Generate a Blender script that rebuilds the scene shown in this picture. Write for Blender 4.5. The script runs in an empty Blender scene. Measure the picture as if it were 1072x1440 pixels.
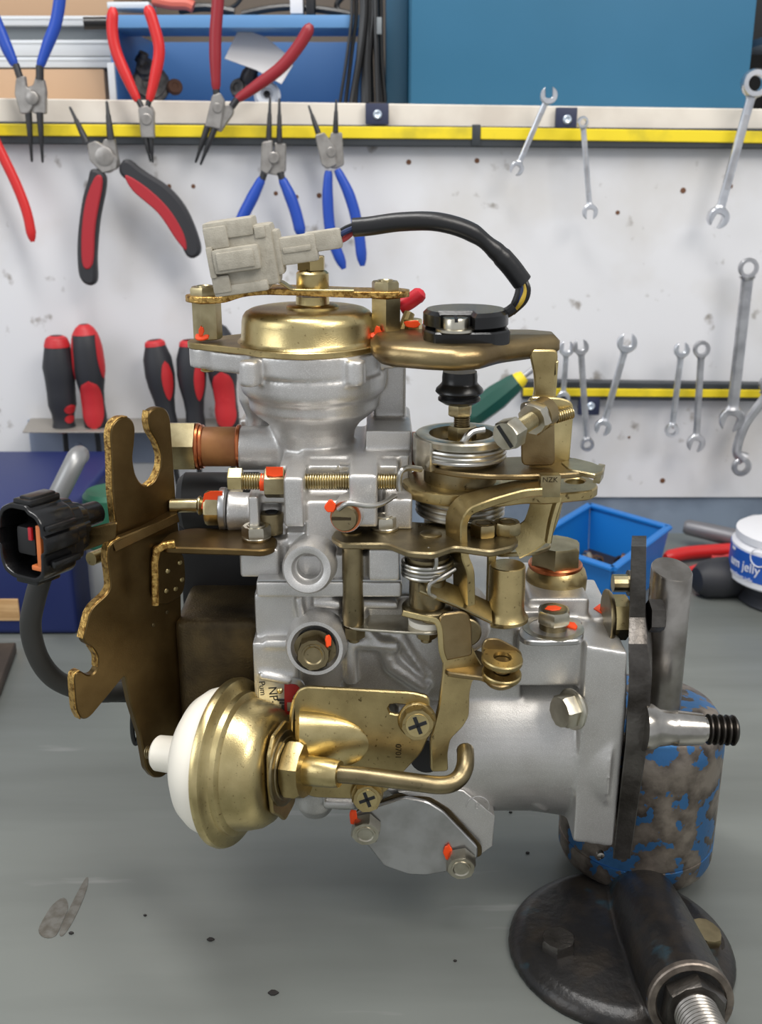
import bpy, bmesh, math, random
from mathutils import Vector, Matrix
from mathutils.geometry import tessellate_polygon
random.seed(7)
V = Vector
scene = bpy.context.scene
COL = scene.collection

# ------------------------------------------------------------------ camera, world, lights, exposure
F_PX = 1500.0
PITCH = math.radians(18.5)
CAM = V((0.0, -0.535, 0.41))
cam_data = bpy.data.cameras.new('camera')
cam = bpy.data.objects.new('camera', cam_data)
COL.objects.link(cam)
cam.location = CAM
cam.rotation_euler = (math.radians(90) - PITCH, 0, 0)
cam_data.sensor_fit = 'VERTICAL'
cam_data.sensor_height = 36.0
cam_data.lens = 36.0 * F_PX / 1440.0
cam_data.clip_start = 0.01
cam_data.dof.use_dof = True
cam_data.dof.focus_distance = 0.56
cam_data.dof.aperture_fstop = 15.0
scene.camera = cam

world = bpy.data.worlds.new('world')
scene.world = world
world.use_nodes = True
wn = world.node_tree.nodes['Background']
wn.inputs[0].default_value = (0.93, 0.96, 1.0, 1)
wn.inputs[1].default_value = 0.56

def area(name, loc, target, size, size_y, power, col=(1, 1, 1)):
    d = bpy.data.lights.new(name, 'AREA')
    d.shape = 'RECTANGLE'
    d.size, d.size_y = size, size_y
    d.energy = power
    d.color = col
    o = bpy.data.objects.new(name, d)
    COL.objects.link(o)
    o.location = loc
    o.rotation_euler = (V(target) - V(loc)).to_track_quat('-Z', 'Y').to_euler()
    return o

area('ceiling_lamp', (-0.15, -0.10, 1.55), (0.0, 0.05, 0), 1.3, 0.22, 17.0, (1.0, 0.98, 0.95))
area('ceiling_lamp', (0.75, -0.75, 1.30), (0.05, 0.0, 0.1), 0.7, 0.5, 11.0, (1.0, 0.95, 0.88))
area('window_light', (-1.3, -0.7, 0.95), (0.0, 0.0, 0.15), 0.8, 0.9, 7.0, (0.92, 0.96, 1.0))

scene.view_settings.view_transform = 'Standard'
scene.view_settings.look = 'None'
scene.view_settings.gamma = 1.0
scene.view_settings.use_curve_mapping = False
scene.view_settings.exposure = 0.0

# ------------------------------------------------------------------ pixel of the photograph -> point on a real plane
def ray(px, py):
    x = (px - 536.0) / F_PX
    u = -(py - 720.0) / F_PX
    c, s = math.cos(PITCH), math.sin(PITCH)
    return V((x, c + u * s, -s + u * c))
def P(px, py, Y):
    d = ray(px, py)
    return CAM + d * ((Y - CAM.y) / d.y)
def PZ(px, py, Z):
    d = ray(px, py)
    return CAM + d * ((Z - CAM.z) / d.z)
def PP(px, py, o, n):
    d = ray(px, py)
    return CAM + d * ((V(o) - CAM).dot(V(n)) / d.dot(V(n)))
def S(px, py, Y):
    d = ray(px, py)
    return (Y - CAM.y) / d.y / F_PX

# ------------------------------------------------------------------ materials
def lin(c):
    return tuple(((x / 12.92) if x <= 0.04045 else ((x + 0.055) / 1.055) ** 2.4) for x in c)
def rgb(r, g, b):
    return lin((r / 255, g / 255, b / 255))
def mat(name, col, metal=0.0, rough=0.5, col2=None, nscale=60.0, lo=0.4, hi=0.65, bump=0.0, bscale=600.0,
        rvar=0.0, spec=None, detail=4.0, coat=0.0, col3=None, n3=300.0, lo3=0.6, hi3=0.68, stretch=None, emit=0.0):
    m = bpy.data.materials.new(name)
    m.use_nodes = True
    nt = m.node_tree
    b = nt.nodes['Principled BSDF']
    b.inputs['Base Color'].default_value = (*col, 1)
    b.inputs['Metallic'].default_value = metal
    b.inputs['Roughness'].default_value = rough
    if spec is not None:
        b.inputs['Specular IOR Level'].default_value = spec
    if coat:
        b.inputs['Coat Weight'].default_value = coat
        b.inputs['Coat Roughness'].default_value = 0.12
    tc = nt.nodes.new('ShaderNodeTexCoord')
    src = tc.outputs['Object']
    if stretch:
        mp = nt.nodes.new('ShaderNodeMapping')
        mp.inputs['Scale'].default_value = stretch
        nt.links.new(src, mp.inputs['Vector'])
        src = mp.outputs['Vector']
    def noise(sc, det=detail):
        n = nt.nodes.new('ShaderNodeTexNoise')
        n.inputs['Scale'].default_value = sc
        n.inputs['Detail'].default_value = det
        nt.links.new(src, n.inputs['Vector'])
        return n.outputs['Fac']
    def ramp(fac, a, z):
        r = nt.nodes.new('ShaderNodeMapRange')
        r.inputs['From Min'].default_value = a
        r.inputs['From Max'].default_value = z
        nt.links.new(fac, r.inputs['Value'])
        return r.outputs['Result']
    last = None
    def mix(fac, a, c):
        x = nt.nodes.new('ShaderNodeMix')
        x.data_type = 'RGBA'
        nt.links.new(fac, x.inputs['Factor'])
        if a is None:
            x.inputs['A'].default_value = (*col, 1)
        else:
            nt.links.new(a, x.inputs['A'])
        x.inputs['B'].default_value = (*c, 1)
        return x.outputs['Result']
    if col2 is not None:
        f = ramp(noise(nscale), lo, hi)
        last = mix(f, last, col2)
        if rvar:
            r = nt.nodes.new('ShaderNodeMapRange')
            r.inputs['To Min'].default_value = rough
            r.inputs['To Max'].default_value = rough + rvar
            nt.links.new(f, r.inputs['Value'])
            nt.links.new(r.outputs['Result'], b.inputs['Roughness'])
    if col3 is not None:
        last = mix(ramp(noise(n3), lo3, hi3), last, col3)
    if last is not None:
        nt.links.new(last, b.inputs['Base Color'])
    if bump:
        bp = nt.nodes.new('ShaderNodeBump')
        bp.inputs['Strength'].default_value = bump
        bp.inputs['Distance'].default_value = 0.0006
        nt.links.new(noise(bscale, 3.0), bp.inputs['Height'])
        nt.links.new(bp.outputs['Normal'], b.inputs['Normal'])
    if emit:
        b.inputs['Emission Color'].default_value = (*col, 1)
        b.inputs['Emission Strength'].default_value = emit
    return m

M = {}
M['cast'] = mat('cast_aluminium', rgb(206, 204, 201), 0.78, 0.4, rgb(190, 187, 183), 45, .35, .7, bump=0.16, bscale=1800, col3=rgb(226, 224, 221), n3=2400, lo3=.5, hi3=.75)
M['castdark'] = mat('cast_iron_bronze', rgb(92, 78, 52), 0.7, 0.45, rgb(62, 52, 36), 60, .35, .65, bump=0.5, bscale=900)
M['machined'] = mat('machined_aluminium', rgb(190, 190, 190), 0.9, 0.3, rgb(165, 164, 162), 70, .4, .7)
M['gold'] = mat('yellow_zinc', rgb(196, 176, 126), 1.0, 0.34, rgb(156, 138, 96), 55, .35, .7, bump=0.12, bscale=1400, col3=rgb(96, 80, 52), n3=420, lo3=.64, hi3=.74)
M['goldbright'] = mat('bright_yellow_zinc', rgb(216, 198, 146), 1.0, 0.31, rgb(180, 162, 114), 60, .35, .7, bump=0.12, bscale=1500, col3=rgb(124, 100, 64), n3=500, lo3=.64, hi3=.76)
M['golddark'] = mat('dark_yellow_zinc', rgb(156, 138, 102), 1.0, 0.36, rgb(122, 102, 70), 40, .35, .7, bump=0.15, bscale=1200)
M['bronze'] = mat('bronze_plate', rgb(118, 98, 64), 1.0, 0.38, rgb(88, 70, 42), 38, .35, .7, bump=0.12, bscale=1500)
M['bronzeedge'] = mat('rough_bronze_edge', rgb(206, 168, 98), 1.0, 0.38, rgb(120, 84, 40), 420, .44, .66, bump=0.8, bscale=900)
M['olive'] = mat('olive_zinc_steel', rgb(154, 140, 108), 1.0, 0.34, rgb(116, 104, 78), 70, .35, .7, bump=0.1, bscale=1300, col3=rgb(58, 50, 38), n3=300, lo3=.66, hi3=.76)
M['zinc'] = mat('zinc_steel', rgb(204, 199, 184), 1.0, 0.28, rgb(168, 160, 142), 90, .35, .7, bump=0.06, bscale=1500)
M['zincgold'] = mat('pale_yellow_zinc_steel', rgb(190, 177, 140), 1.0, 0.3, rgb(150, 135, 100), 80, .35, .7, bump=0.08, bscale=1500)
M['spring'] = mat('spring_steel', rgb(190, 188, 182), 1.0, 0.3)
M['copper'] = mat('copper', rgb(205, 125, 82), 1.0, 0.3, rgb(170, 92, 58), 120, .4, .7)
M['brownpaper'] = mat('brown_paper_sleeve', rgb(158, 108, 62), 0.25, 0.5, rgb(132, 84, 46), 80, .35, .7)
M['orange'] = mat('orange_sealing_paint', rgb(250, 78, 18), 0.0, 0.45)
M['greyplastic'] = mat('grey_plastic', rgb(172, 166, 152), 0.0, 0.5, rgb(160, 154, 140), 200, .4, .6, bump=0.35, bscale=1400)
M['white'] = mat('white_plastic', rgb(242, 236, 222), 0.0, 0.4)
M['black'] = mat('black_plastic', rgb(15, 15, 16), 0.0, 0.22, bump=0.08, bscale=900)
M['rubber'] = mat('black_rubber', rgb(22, 22, 23), 0.0, 0.3)
M['sleeve'] = mat('black_sleeve', rgb(26, 26, 28), 0.0, 0.34, bump=0.15, bscale=400)
M['cable'] = mat('dark_grey_cable', rgb(52, 51, 48), 0.0, 0.6)
M['darkbox'] = mat('black_coated_metal', rgb(24, 23, 24), 0.0, 0.5)
M['redrubber'] = mat('red_rubber', rgb(196, 34, 48), 0.0, 0.4)
M['redlabel'] = mat('red_print', rgb(140, 26, 28), 0.1, 0.4)
M['ink'] = mat('black_print', rgb(22, 22, 24), 0.0, 0.5)
M['stamp'] = mat('stamped_mark', rgb(70, 60, 44), 0.8, 0.5)
M['wireblue'] = mat('blue_wire', rgb(32, 46, 84), 0, .4)
M['wireyellow'] = mat('yellow_wire', rgb(190, 160, 50), 0, .4)
M['wirered'] = mat('red_wire', rgb(170, 60, 62), 0, .4)
M['orangeseal'] = mat('orange_connector_seal', rgb(225, 125, 66), 0, .45)
M['steeldark'] = mat('dark_mill_steel', rgb(112, 108, 104), 0.95, 0.36, rgb(62, 58, 54), 40, .35, .65, bump=0.4, bscale=420)
M['steelbright'] = mat('bright_turned_steel', rgb(188, 184, 178), 1.0, 0.22, rgb(140, 136, 130), 60, .4, .7)
M['steelpost'] = mat('worn_steel_post', rgb(178, 173, 167), 1.0, 0.3, rgb(132, 127, 120), 50, .35, .7, bump=.15, bscale=300)
M['blackthread'] = mat('black_oxide_thread', rgb(70, 66, 62), 1.0, 0.33)
M['vise'] = mat('worn_blue_painted_iron', rgb(156, 145, 134), 0.85, 0.42, rgb(84, 76, 70), 60, .38, .6, bump=.35, bscale=250, col3=rgb(70, 120, 172), n3=62, lo3=.54, hi3=.555, detail=6)
M['visebase'] = mat('oily_black_iron', rgb(30, 29, 29), 0.25, 0.34, rgb(44, 39, 34), 60, .45, .65, bump=.5, bscale=260, col3=rgb(36, 66, 78), n3=36, lo3=.62, hi3=.72)

# ------------------------------------------------------------------ mesh helpers
def frame(axis):
    a = V(axis).normalized()
    h = V((0, 0, 1)) if abs(a.z) < 0.9 else V((0, 1, 0))
    u = h.cross(a).normalized()
    v = a.cross(u).normalized()
    return a, u, v
def new_bm():
    return bmesh.new()
def finish(name, bm, m, parent=None, ang=35, world=True):
    """links one mesh object; geometry comes in world coordinates, the parent's location is taken off."""
    bmesh.ops.recalc_face_normals(bm, faces=bm.faces)
    me = bpy.data.meshes.new(name)
    bm.to_mesh(me)
    bm.free()
    return finish_mesh(name, me, m, parent, ang)
def root_loc(p):
    l = V((0, 0, 0))
    while p is not None:
        l += p.location
        p = p.parent
    return l
def finish_mesh(name, me, m, parent=None, ang=35):
    for p in me.polygons:
        p.use_smooth = True
    if ang is not None:
        me.set_sharp_from_angle(angle=math.radians(ang))
    if m is not None and len(me.materials) == 0:
        me.materials.append(M[m] if isinstance(m, str) else m)
    o = bpy.data.objects.new(name, me)
    COL.objects.link(o)
    if parent is not None:
        me.transform(Matrix.Translation(-root_loc(parent)))
        o.parent = parent
    else:
        # top-level: origin at the middle of the base
        xs = [v.co.x for v in me.vertices]; ys = [v.co.y for v in me.vertices]; zs = [v.co.z for v in me.vertices]
        c = V(((min(xs) + max(xs)) / 2, (min(ys) + max(ys)) / 2, min(zs)))
        me.transform(Matrix.Translation(-c))
        o.location = c
    return o
def thing(name, label, cat, loc, group=None):
    o = bpy.data.objects.new(name, None)
    COL.objects.link(o)
    o.empty_display_size = 0.02
    o.location = loc
    o['label'] = label
    o['category'] = cat
    if group:
        o['group'] = group
    return o
def tag(o, label, cat, group=None):
    o['label'] = label
    o['category'] = cat
    if group:
        o['group'] = group
    return o
def structure(o):
    o['kind'] = 'structure'
    return o
def lab(o, l):
    o['label'] = l
    return o

def add_rings(bm, rings, closed_ring=True, caps=True):
    vr = [[bm.verts.new(p) for p in r] for r in rings]
    n = len(vr[0])
    for a, b in zip(vr, vr[1:]):
        for i in range(n if closed_ring else n - 1):
            j = (i + 1) % n
            try:
                bm.faces.new((a[i], a[j], b[j], b[i]))
            except ValueError:
                pass
    if caps:
        for r in (vr[0], vr[-1]):
            try:
                bm.faces.new(r)
            except ValueError:
                pass
    return vr
def lathe(bm, c, axis, prof, seg=32, caps=True, rot=0.0):
    a, u, v = frame(axis)
    rings = []
    for t, r in prof:
        r = max(r, 1e-5)
        rings.append([V(c) + a * t + (u * math.cos(rot + 2 * math.pi * i / seg) + v * math.sin(rot + 2 * math.pi * i / seg)) * r for i in range(seg)])
    add_rings(bm, rings, True, caps)
    return bm
def ring_lathe(bm, c, axis, prof, seg=40, rot=0.0):
    """closed profile loop (a hollow ring)"""
    a, u, v = frame(axis)
    rings = []
    for t, r in list(prof) + [prof[0]]:
        rings.append([bm.verts.new(V(c) + a * t + (u * math.cos(rot + 2 * math.pi * i / seg) + v * math.sin(rot + 2 * math.pi * i / seg)) * r) for i in range(seg)] if True else None)
    # weld last to first
    last = rings.pop()
    for vv in last:
        bm.verts.remove(vv)
    rings.append(rings[0])
    for A, B in zip(rings, rings[1:]):
        for i in range(seg):
            j = (i + 1) % seg
            bm.faces.new((A[i], A[j], B[j], B[i]))
    return bm
def vprof(px, Y, prof):
    """vertical lathe described by (centre pixel row, half width in pixels)"""
    c = P(px, prof[0][0], Y)
    out = []
    for py, hw in prof:
        p = P(px, py, Y)
        out.append((p.z - c.z, hw * S(px, py, Y)))
    return V((c.x, Y, c.z)), out
def vlathe(bm, px, Y, prof, seg=40, x_at=None):
    c, pr = vprof(px if x_at is None else px, Y, prof)
    return lathe(bm, c, (0, 0, 1), pr, seg)
def hexprism(bm, c, axis, h, r, rot=0.0, ch=0.12, n=6, both=False):
    """nut or bolt head: n-sided with chamfered rim(s)"""
    a, u, v = frame(axis)
    def ring(t, k):
        return [V(c) + a * t + (u * math.cos(rot + 2 * math.pi * i / n) + v * math.sin(rot + 2 * math.pi * i / n)) * r * k for i in range(n)]
    def mid(t, k):  # 2n ring: corners pulled in, flats stay
        out = []
        for i in range(2 * n):
            an = rot + math.pi * i / n
            rr = r * (k if i % 2 == 0 else min(k, math.cos(math.pi / n)))
            out.append(V(c) + a * t + (u * math.cos(an) + v * math.sin(an)) * rr)
        return out
    cf = ch * r
    rings = []
    if both:
        rings += [mid(0, 0.90), mid(cf, 1.0)]
    else:
        rings += [mid(0, 1.0)]
    rings += [mid(h - cf, 1.0), mid(h, 0.90), mid(h, 0.84)]
    add_rings(bm, rings, True, True)
    return bm
def thread_prof(t0, t1, r, pitch, depth=None):
    depth = depth or pitch * 0.5
    n = max(2, int(abs(t1 - t0) / pitch))
    out = []
    for i in range(n):
        a = t0 + (t1 - t0) * i / n
        b = t0 + (t1 - t0) * (i + 1) / n
        out += [(a, r - depth), (a + (b - a) * .35, r), (a + (b - a) * .6, r)]
    out.append((t1, r - depth))
    return out
def cr(pts, n=6, closed=False):
    """Catmull-Rom through points (any dimension)"""
    pts = [V(p) for p in pts]
    out = []
    m = len(pts)
    rng = range(m) if closed else range(m - 1)
    for i in rng:
        p0 = pts[(i - 1) % m] if closed or i > 0 else pts[i] * 2 - pts[i + 1]
        p1 = pts[i]
        p2 = pts[(i + 1) % m]
        p3 = pts[(i + 2) % m] if closed or i + 2 < m else p2 * 2 - p1
        for k in range(n):
            t = k / n
            out.append(0.5 * ((2 * p1) + (p2 - p0) * t + (2 * p0 - 5 * p1 + 4 * p2 - p3) * t * t + (3 * p1 - p0 - 3 * p2 + p3) * t ** 3))
    if not closed:
        out.append(pts[-1])
    return out
def fillet(pts, r, n=4, closed=True):
    """rounds the corners of a polyline / polygon; r one number or a list"""
    pts = [V(p) for p in pts]
    m = len(pts)
    out = []
    for i in range(m):
        if not closed and i in (0, m - 1):
            out.append(pts[i]); continue
        p = pts[i]; a = pts[(i - 1) % m]; b = pts[(i + 1) % m]
        rr = r[i] if isinstance(r, (list, tuple)) else r
        d = min(rr, (a - p).length * .48, (b - p).length * .48)
        if d < 1e-6:
            out.append(p); continue
        s = p + (a - p).normalized() * d
        e = p + (b - p).normalized() * d
        for k in range(n + 1):
            t = k / n
            out.append(s * (1 - t) ** 2 + p * (2 * t * (1 - t)) + e * t * t)
    return out
def sweep(bm, path, prof, up=None, caps=True, radii=None, updirs=None):
    """prof: list of (a, b) offsets along (side, up); round tubes pass up=None"""
    path = [V(p) for p in path]
    n = len(path)
    tang = []
    for i in range(n):
        t = path[min(i + 1, n - 1)] - path[max(i - 1, 0)]
        tang.append(t.normalized())
    rings = []
    if up is None and updirs is None:
        nrm = tang[0].orthogonal().normalized()
    for i in range(n):
        t = tang[i]
        if updirs is not None:
            w = V(updirs[i]); w = (w - t * w.dot(t)).normalized()
        elif up is not None:
            w = V(up); w = (w - t * w.dot(t)).normalized()
        else:
            nrm = (nrm - t * nrm.dot(t)).normalized()
            w = nrm
        s = t.cross(w)
        k = radii[i] if radii else 1.0
        rings.append([path[i] + s * (a * k) + w * (b * k) for a, b in prof])
    add_rings(bm, rings, True, caps)
    return bm
def circ(r, n=12):
    return [(r * math.cos(2 * math.pi * i / n), r * math.sin(2 * math.pi * i / n)) for i in range(n)]
def rectprof(w, h, b):
    w, h = w / 2, h / 2
    return [(w - b, -h), (w, -h + b), (w, h - b), (w - b, h), (-w + b, h), (-w, h - b), (-w, -h + b), (-w + b, -h)]
def tube(bm, path, r, n=12, radii=None):
    if radii is None:
        return sweep(bm, path, circ(r, n))
    return sweep(bm, path, circ(1.0, n), radii=radii)
def helix(bm, c, axis, r, t0, t1, turns, wr, n=10, seg=28, ph=0.0, tail=None):
    a, u, v = frame(axis)
    N = int(turns * seg)
    path = []
    for i in range(N + 1):
        f = i / N
        an = ph + 2 * math.pi * turns * f
        path.append(V(c) + a * (t0 + (t1 - t0) * f) + (u * math.cos(an) + v * math.sin(an)) * r)
    return tube(bm, path, wr, n)
def offset_poly(pts, nrm, d):
    m = len(pts)
    out = []
    for i in range(m):
        a, p, b = pts[i - 1], pts[i], pts[(i + 1) % m]
        e1 = (p - a); e2 = (b - p)
        if e1.length < 1e-9: e1 = e2
        if e2.length < 1e-9: e2 = e1
        n1 = V(nrm).cross(e1.normalized()); n2 = V(nrm).cross(e2.normalized())
        q = n1 + n2
        if q.length < 1e-6:
            q = n1
        q.normalize()
        k = max(0.5, q.dot(n1))
        out.append(p + q * (d / k))
    return out
def poly_area_sign(pts, nrm):
    s = V((0, 0, 0))
    for i in range(len(pts)):
        s += pts[i - 1].cross(pts[i])
    return s.dot(V(nrm))
def plate(bm, pts, nrm, th, bevel=0.0006, holes=()):
    """flat plate: outline pts lie on the front face, nrm points out of the front, the plate goes th behind it"""
    nrm = V(nrm).normalized()
    loops = []
    o = [V(p) for p in pts]
    if poly_area_sign(o, nrm) < 0:
        o.reverse()
    loops.append(o)
    for h in holes:
        h = [V(p) for p in h]
        if poly_area_sign(h, nrm) > 0:
            h.reverse()
        loops.append(h)
    caps_f, caps_b = [], []
    for lp in loops:
        ins = offset_poly(lp, nrm, bevel)
        r0 = [bm.verts.new(p) for p in ins]
        r1 = [bm.verts.new(p - nrm * bevel) for p in lp]
        r2 = [bm.verts.new(p - nrm * (th - bevel)) for p in lp]
        r3 = [bm.verts.new(p - nrm * th) for p in ins]
        n = len(lp)
        for A, B in ((r0, r1), (r1, r2), (r2, r3)):
            for i in range(n):
                j = (i + 1) % n
                bm.faces.new((A[i], A[j], B[j], B[i]))
        caps_f.append(r0); caps_b.append(r3)
    for caps in (caps_f, caps_b):
        co = [[v.co for v in r] for r in caps]
        flat = [v for r in caps for v in r]
        for t in tessellate_polygon(co):
            try:
                bm.faces.new([flat[i] for i in t])
            except ValueError:
                pass
    return bm
def box(bm, x0, x1, y0, y1, z0, z1, b=0.0, seg=2):
    vs = [bm.verts.new((x, y, z)) for x in (x0, x1) for y in (y0, y1) for z in (z0, z1)]
    fs = [(0, 1, 3, 2), (4, 6, 7, 5), (0, 4, 5, 1), (2, 3, 7, 6), (0, 2, 6, 4), (1, 5, 7, 3)]
    faces = [bm.faces.new([vs[i] for i in f]) for f in fs]
    if b > 0:
        es = {e for f in faces for e in f.edges}
        bmesh.ops.bevel(bm, geom=list(es), offset=b, segments=seg, affect='EDGES', profile=0.6)
    return bm
def pbox(bm, x0, y0, x1, y1, Yf, Yb, b=0.0, seg=2):
    """upright box whose front face covers the pixel rectangle at depth Yf"""
    ym, xm = (y0 + y1) / 2, (x0 + x1) / 2
    A = P(x0, ym, Yf).x; B = P(x1, ym, Yf).x
    T = P(xm, y0, Yf).z; D = P(xm, y1, Yf).z
    return box(bm, A, B, Yf, Yb, D, T, b, seg)
def obox(bm, c, ax, ay, az, sx, sy, sz, b=0.0, seg=2):
    """oriented box, centre c, unit axes, full sizes"""
    t = bmesh.new()
    box(t, -sx / 2, sx / 2, -sy / 2, sy / 2, -sz / 2, sz / 2, b, seg)
    mt = Matrix((( ax[0], ay[0], az[0], c[0]), (ax[1], ay[1], az[1], c[1]), (ax[2], ay[2], az[2], c[2]), (0, 0, 0, 1)))
    bmesh.ops.transform(t, matrix=mt, verts=t.verts)
    me = bpy.data.meshes.new('tmp')
    t.to_mesh(me); t.free()
    bm.from_mesh(me)
    bpy.data.meshes.remove(me)
    return bm
def pprism(bm, pts, Yf, Yb):
    """pixel polygon at depth Yf, extruded straight back to Yb"""
    w = [P(x, y, Yf) for x, y in pts]
    return plate(bm, w, (0, -1, 0), Yb - Yf, 0.0004)
def zplate(bm, pts, Z, th, bevel=0.0006, r=0.0, holes=(), n=4):
    """horizontal plate whose top face outline is seen at these pixels"""
    w = [PZ(x, y, Z) for x, y in pts]
    if r:
        w = fillet(w, r, n)
    hs = [[PZ(x, y, Z) for x, y in h] for h in holes]
    return plate(bm, w, (0, 0, 1), th, bevel, hs)
def ell(cx, cy, rx, ry, n=20, rot=0.0):
    return [(cx + rx * math.cos(2 * math.pi * i / n) * math.cos(rot) - ry * math.sin(2 * math.pi * i / n) * math.sin(rot),
             cy + rx * math.cos(2 * math.pi * i / n) * math.sin(rot) + ry * math.sin(2 * math.pi * i / n) * math.cos(rot)) for i in range(n)]
def remesh(bm, voxel, iters, fac=0.5):
    """fuses overlapping closed shapes into one casting with soft fillets"""
    me = bpy.data.meshes.new('raw')
    bmesh.ops.recalc_face_normals(bm, faces=bm.faces)
    bm.to_mesh(me); bm.free()
    o = bpy.data.objects.new('raw', me)
    COL.objects.link(o)
    md = o.modifiers.new('r', 'REMESH'); md.mode = 'VOXEL'; md.voxel_size = voxel
    sm = o.modifiers.new('s', 'SMOOTH'); sm.factor = fac; sm.iterations = iters
    dg = bpy.context.evaluated_depsgraph_get()
    res = bpy.data.meshes.new_from_object(o.evaluated_get(dg))
    bpy.data.objects.remove(o)
    bpy.data.meshes.remove(me)
    res.materials.clear()
    return res
def text_mesh(body, size, origin, ax, ay, depth=0.0003, align='CENTER', wrap=None):
    """lettering as thin geometry on a plane: ax is the reading direction, ay the letters' up"""
    cu = bpy.data.curves.new('txt', 'FONT')
    cu.body = body
    cu.size = size
    cu.extrude = depth
    cu.align_x = align
    cu.align_y = 'CENTER'
    o = bpy.data.objects.new('txt', cu)
    COL.objects.link(o)
    dg = bpy.context.evaluated_depsgraph_get()
    me = bpy.data.meshes.new_from_object(o.evaluated_get(dg))
    bpy.data.objects.remove(o)
    bpy.data.curves.remove(cu)
    ax, ay = V(ax).normalized(), V(ay).normalized()
    az = ax.cross(ay)
    for v in me.vertices:
        x, y, z = v.co
        if wrap:   # wrap = (centre, radius, start angle): around a vertical cylinder
            c, R, a0 = wrap
            an = a0 + x / R
            v.co = V((c[0] + (R + z) * math.sin(an), c[1] - (R + z) * math.cos(an), c[2] + y))
        else:
            v.co = V(origin) + ax * x + ay * y + az * z
    me.materials.clear()
    return me
def ear_ring(n, k=1.0):
    return n
# ================================================================== THE SETTING: wall board, shelf edge, bench
YW = 0.61
M['board'] = mat('dirty_white_board', rgb(222, 222, 225), 0.0, 0.6, rgb(206, 203, 200), 8, .5, .75, col3=rgb(150, 144, 138), n3=42, lo3=.66, hi3=.76)
M['strip'] = mat('cream_shelf_edge', rgb(228, 220, 208), 0.0, 0.55, rgb(206, 196, 184), 14, .45, .7)
M['upstand'] = mat('blue_grey_painted_upstand', rgb(136, 150, 168), 0.1, 0.5, rgb(106, 118, 134), 14, .4, .65)
M['bench'] = mat('grey_green_bench_steel', rgb(124, 128, 124), 0.25, 0.34, rgb(108, 111, 107), 10, .4, .7, rvar=.14, col3=rgb(148, 149, 146), n3=30, lo3=.68, hi3=.80, stretch=(.25, 1.6, 1))
M['backwall'] = mat('grey_brown_back_wall', rgb(120, 110, 100), 0, .8)  # one even grey-brown for the wall behind the shelf
bm = new_bm(); xl, xr = -0.85, 0.85
ztop = P(536, 176, YW).z; zbot = P(900, 699, YW).z
box(bm, xl, xr, YW, YW + 0.02, zbot, ztop)
structure(finish('wall_back', bm, 'board'))
bm = new_bm(); box(bm, xl, xr, YW + 0.004, YW + 0.03, -0.02, zbot)
structure(finish('baseboard_back', bm, 'upstand'))
zs = P(536, 146, YW - 0.006).z
bm = new_bm()
zr0 = P(0, 138, YW - 0.006).z; zr1 = P(1072, 153, YW - 0.006).z
xA = P(0, 140, YW - .006).x; xB = P(1072, 150, YW - .006).x
sl = (zr1 - zr0) / (xB - xA)
def zsl(x): return zr0 + (x - xA) * sl
plate(bm, [(xl, YW - .006, zsl(xl)), (xr, YW - .006, zsl(xr)), (xr, YW - .006, ztop - .004), (xl, YW - .006, ztop - .004)], (0, -1, 0), 0.016, .001)
structure(finish('trim_1', bm, 'strip'))
bm = new_bm()
box(bm, xl, xr, YW + 0.0102, YW + 0.42, zr1 - 0.016, zr1 - 0.002)
structure(finish('trim_2', bm, 'strip'))
bm = new_bm(); box(bm, -0.95, 0.95, YW + 0.42, YW + 0.44, -0.05, 1.1)
structure(finish('wall_rear', bm, 'backwall'))
bm = new_bm(); box(bm, -0.85, 0.85, -0.55, YW + 0.004, -0.03, 0.0)
structure(finish('floor', bm, 'bench'))     # the bench top everything stands on

# holes in the board: small drilled holes with rusty rims
M['rust'] = mat('rusty_screw_hole', rgb(110, 74, 52), 0.1, .7)
for i, (x, y, r) in enumerate([(238, 262, 3), (272, 262, 3), (575, 228, 3.5), (671, 226, 3.5), (388, 272, 3), (417, 277, 3), (449, 275, 3.5), (961, 268, 4), (869, 299, 3), (932, 676, 4), (947, 600, 2.5), (1028, 262, 3), (885, 615, 2)]):
    bm = new_bm(); p = P(x, y, YW)
    lathe(bm, (p.x, YW - .0004, p.z), (0, 1, 0), [(0, r * .0007), (.0012, r * .0009)], 10)
    o = structure(finish('screw_hole' if i == 0 else 'screw_hole', bm, 'rust'))

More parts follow.
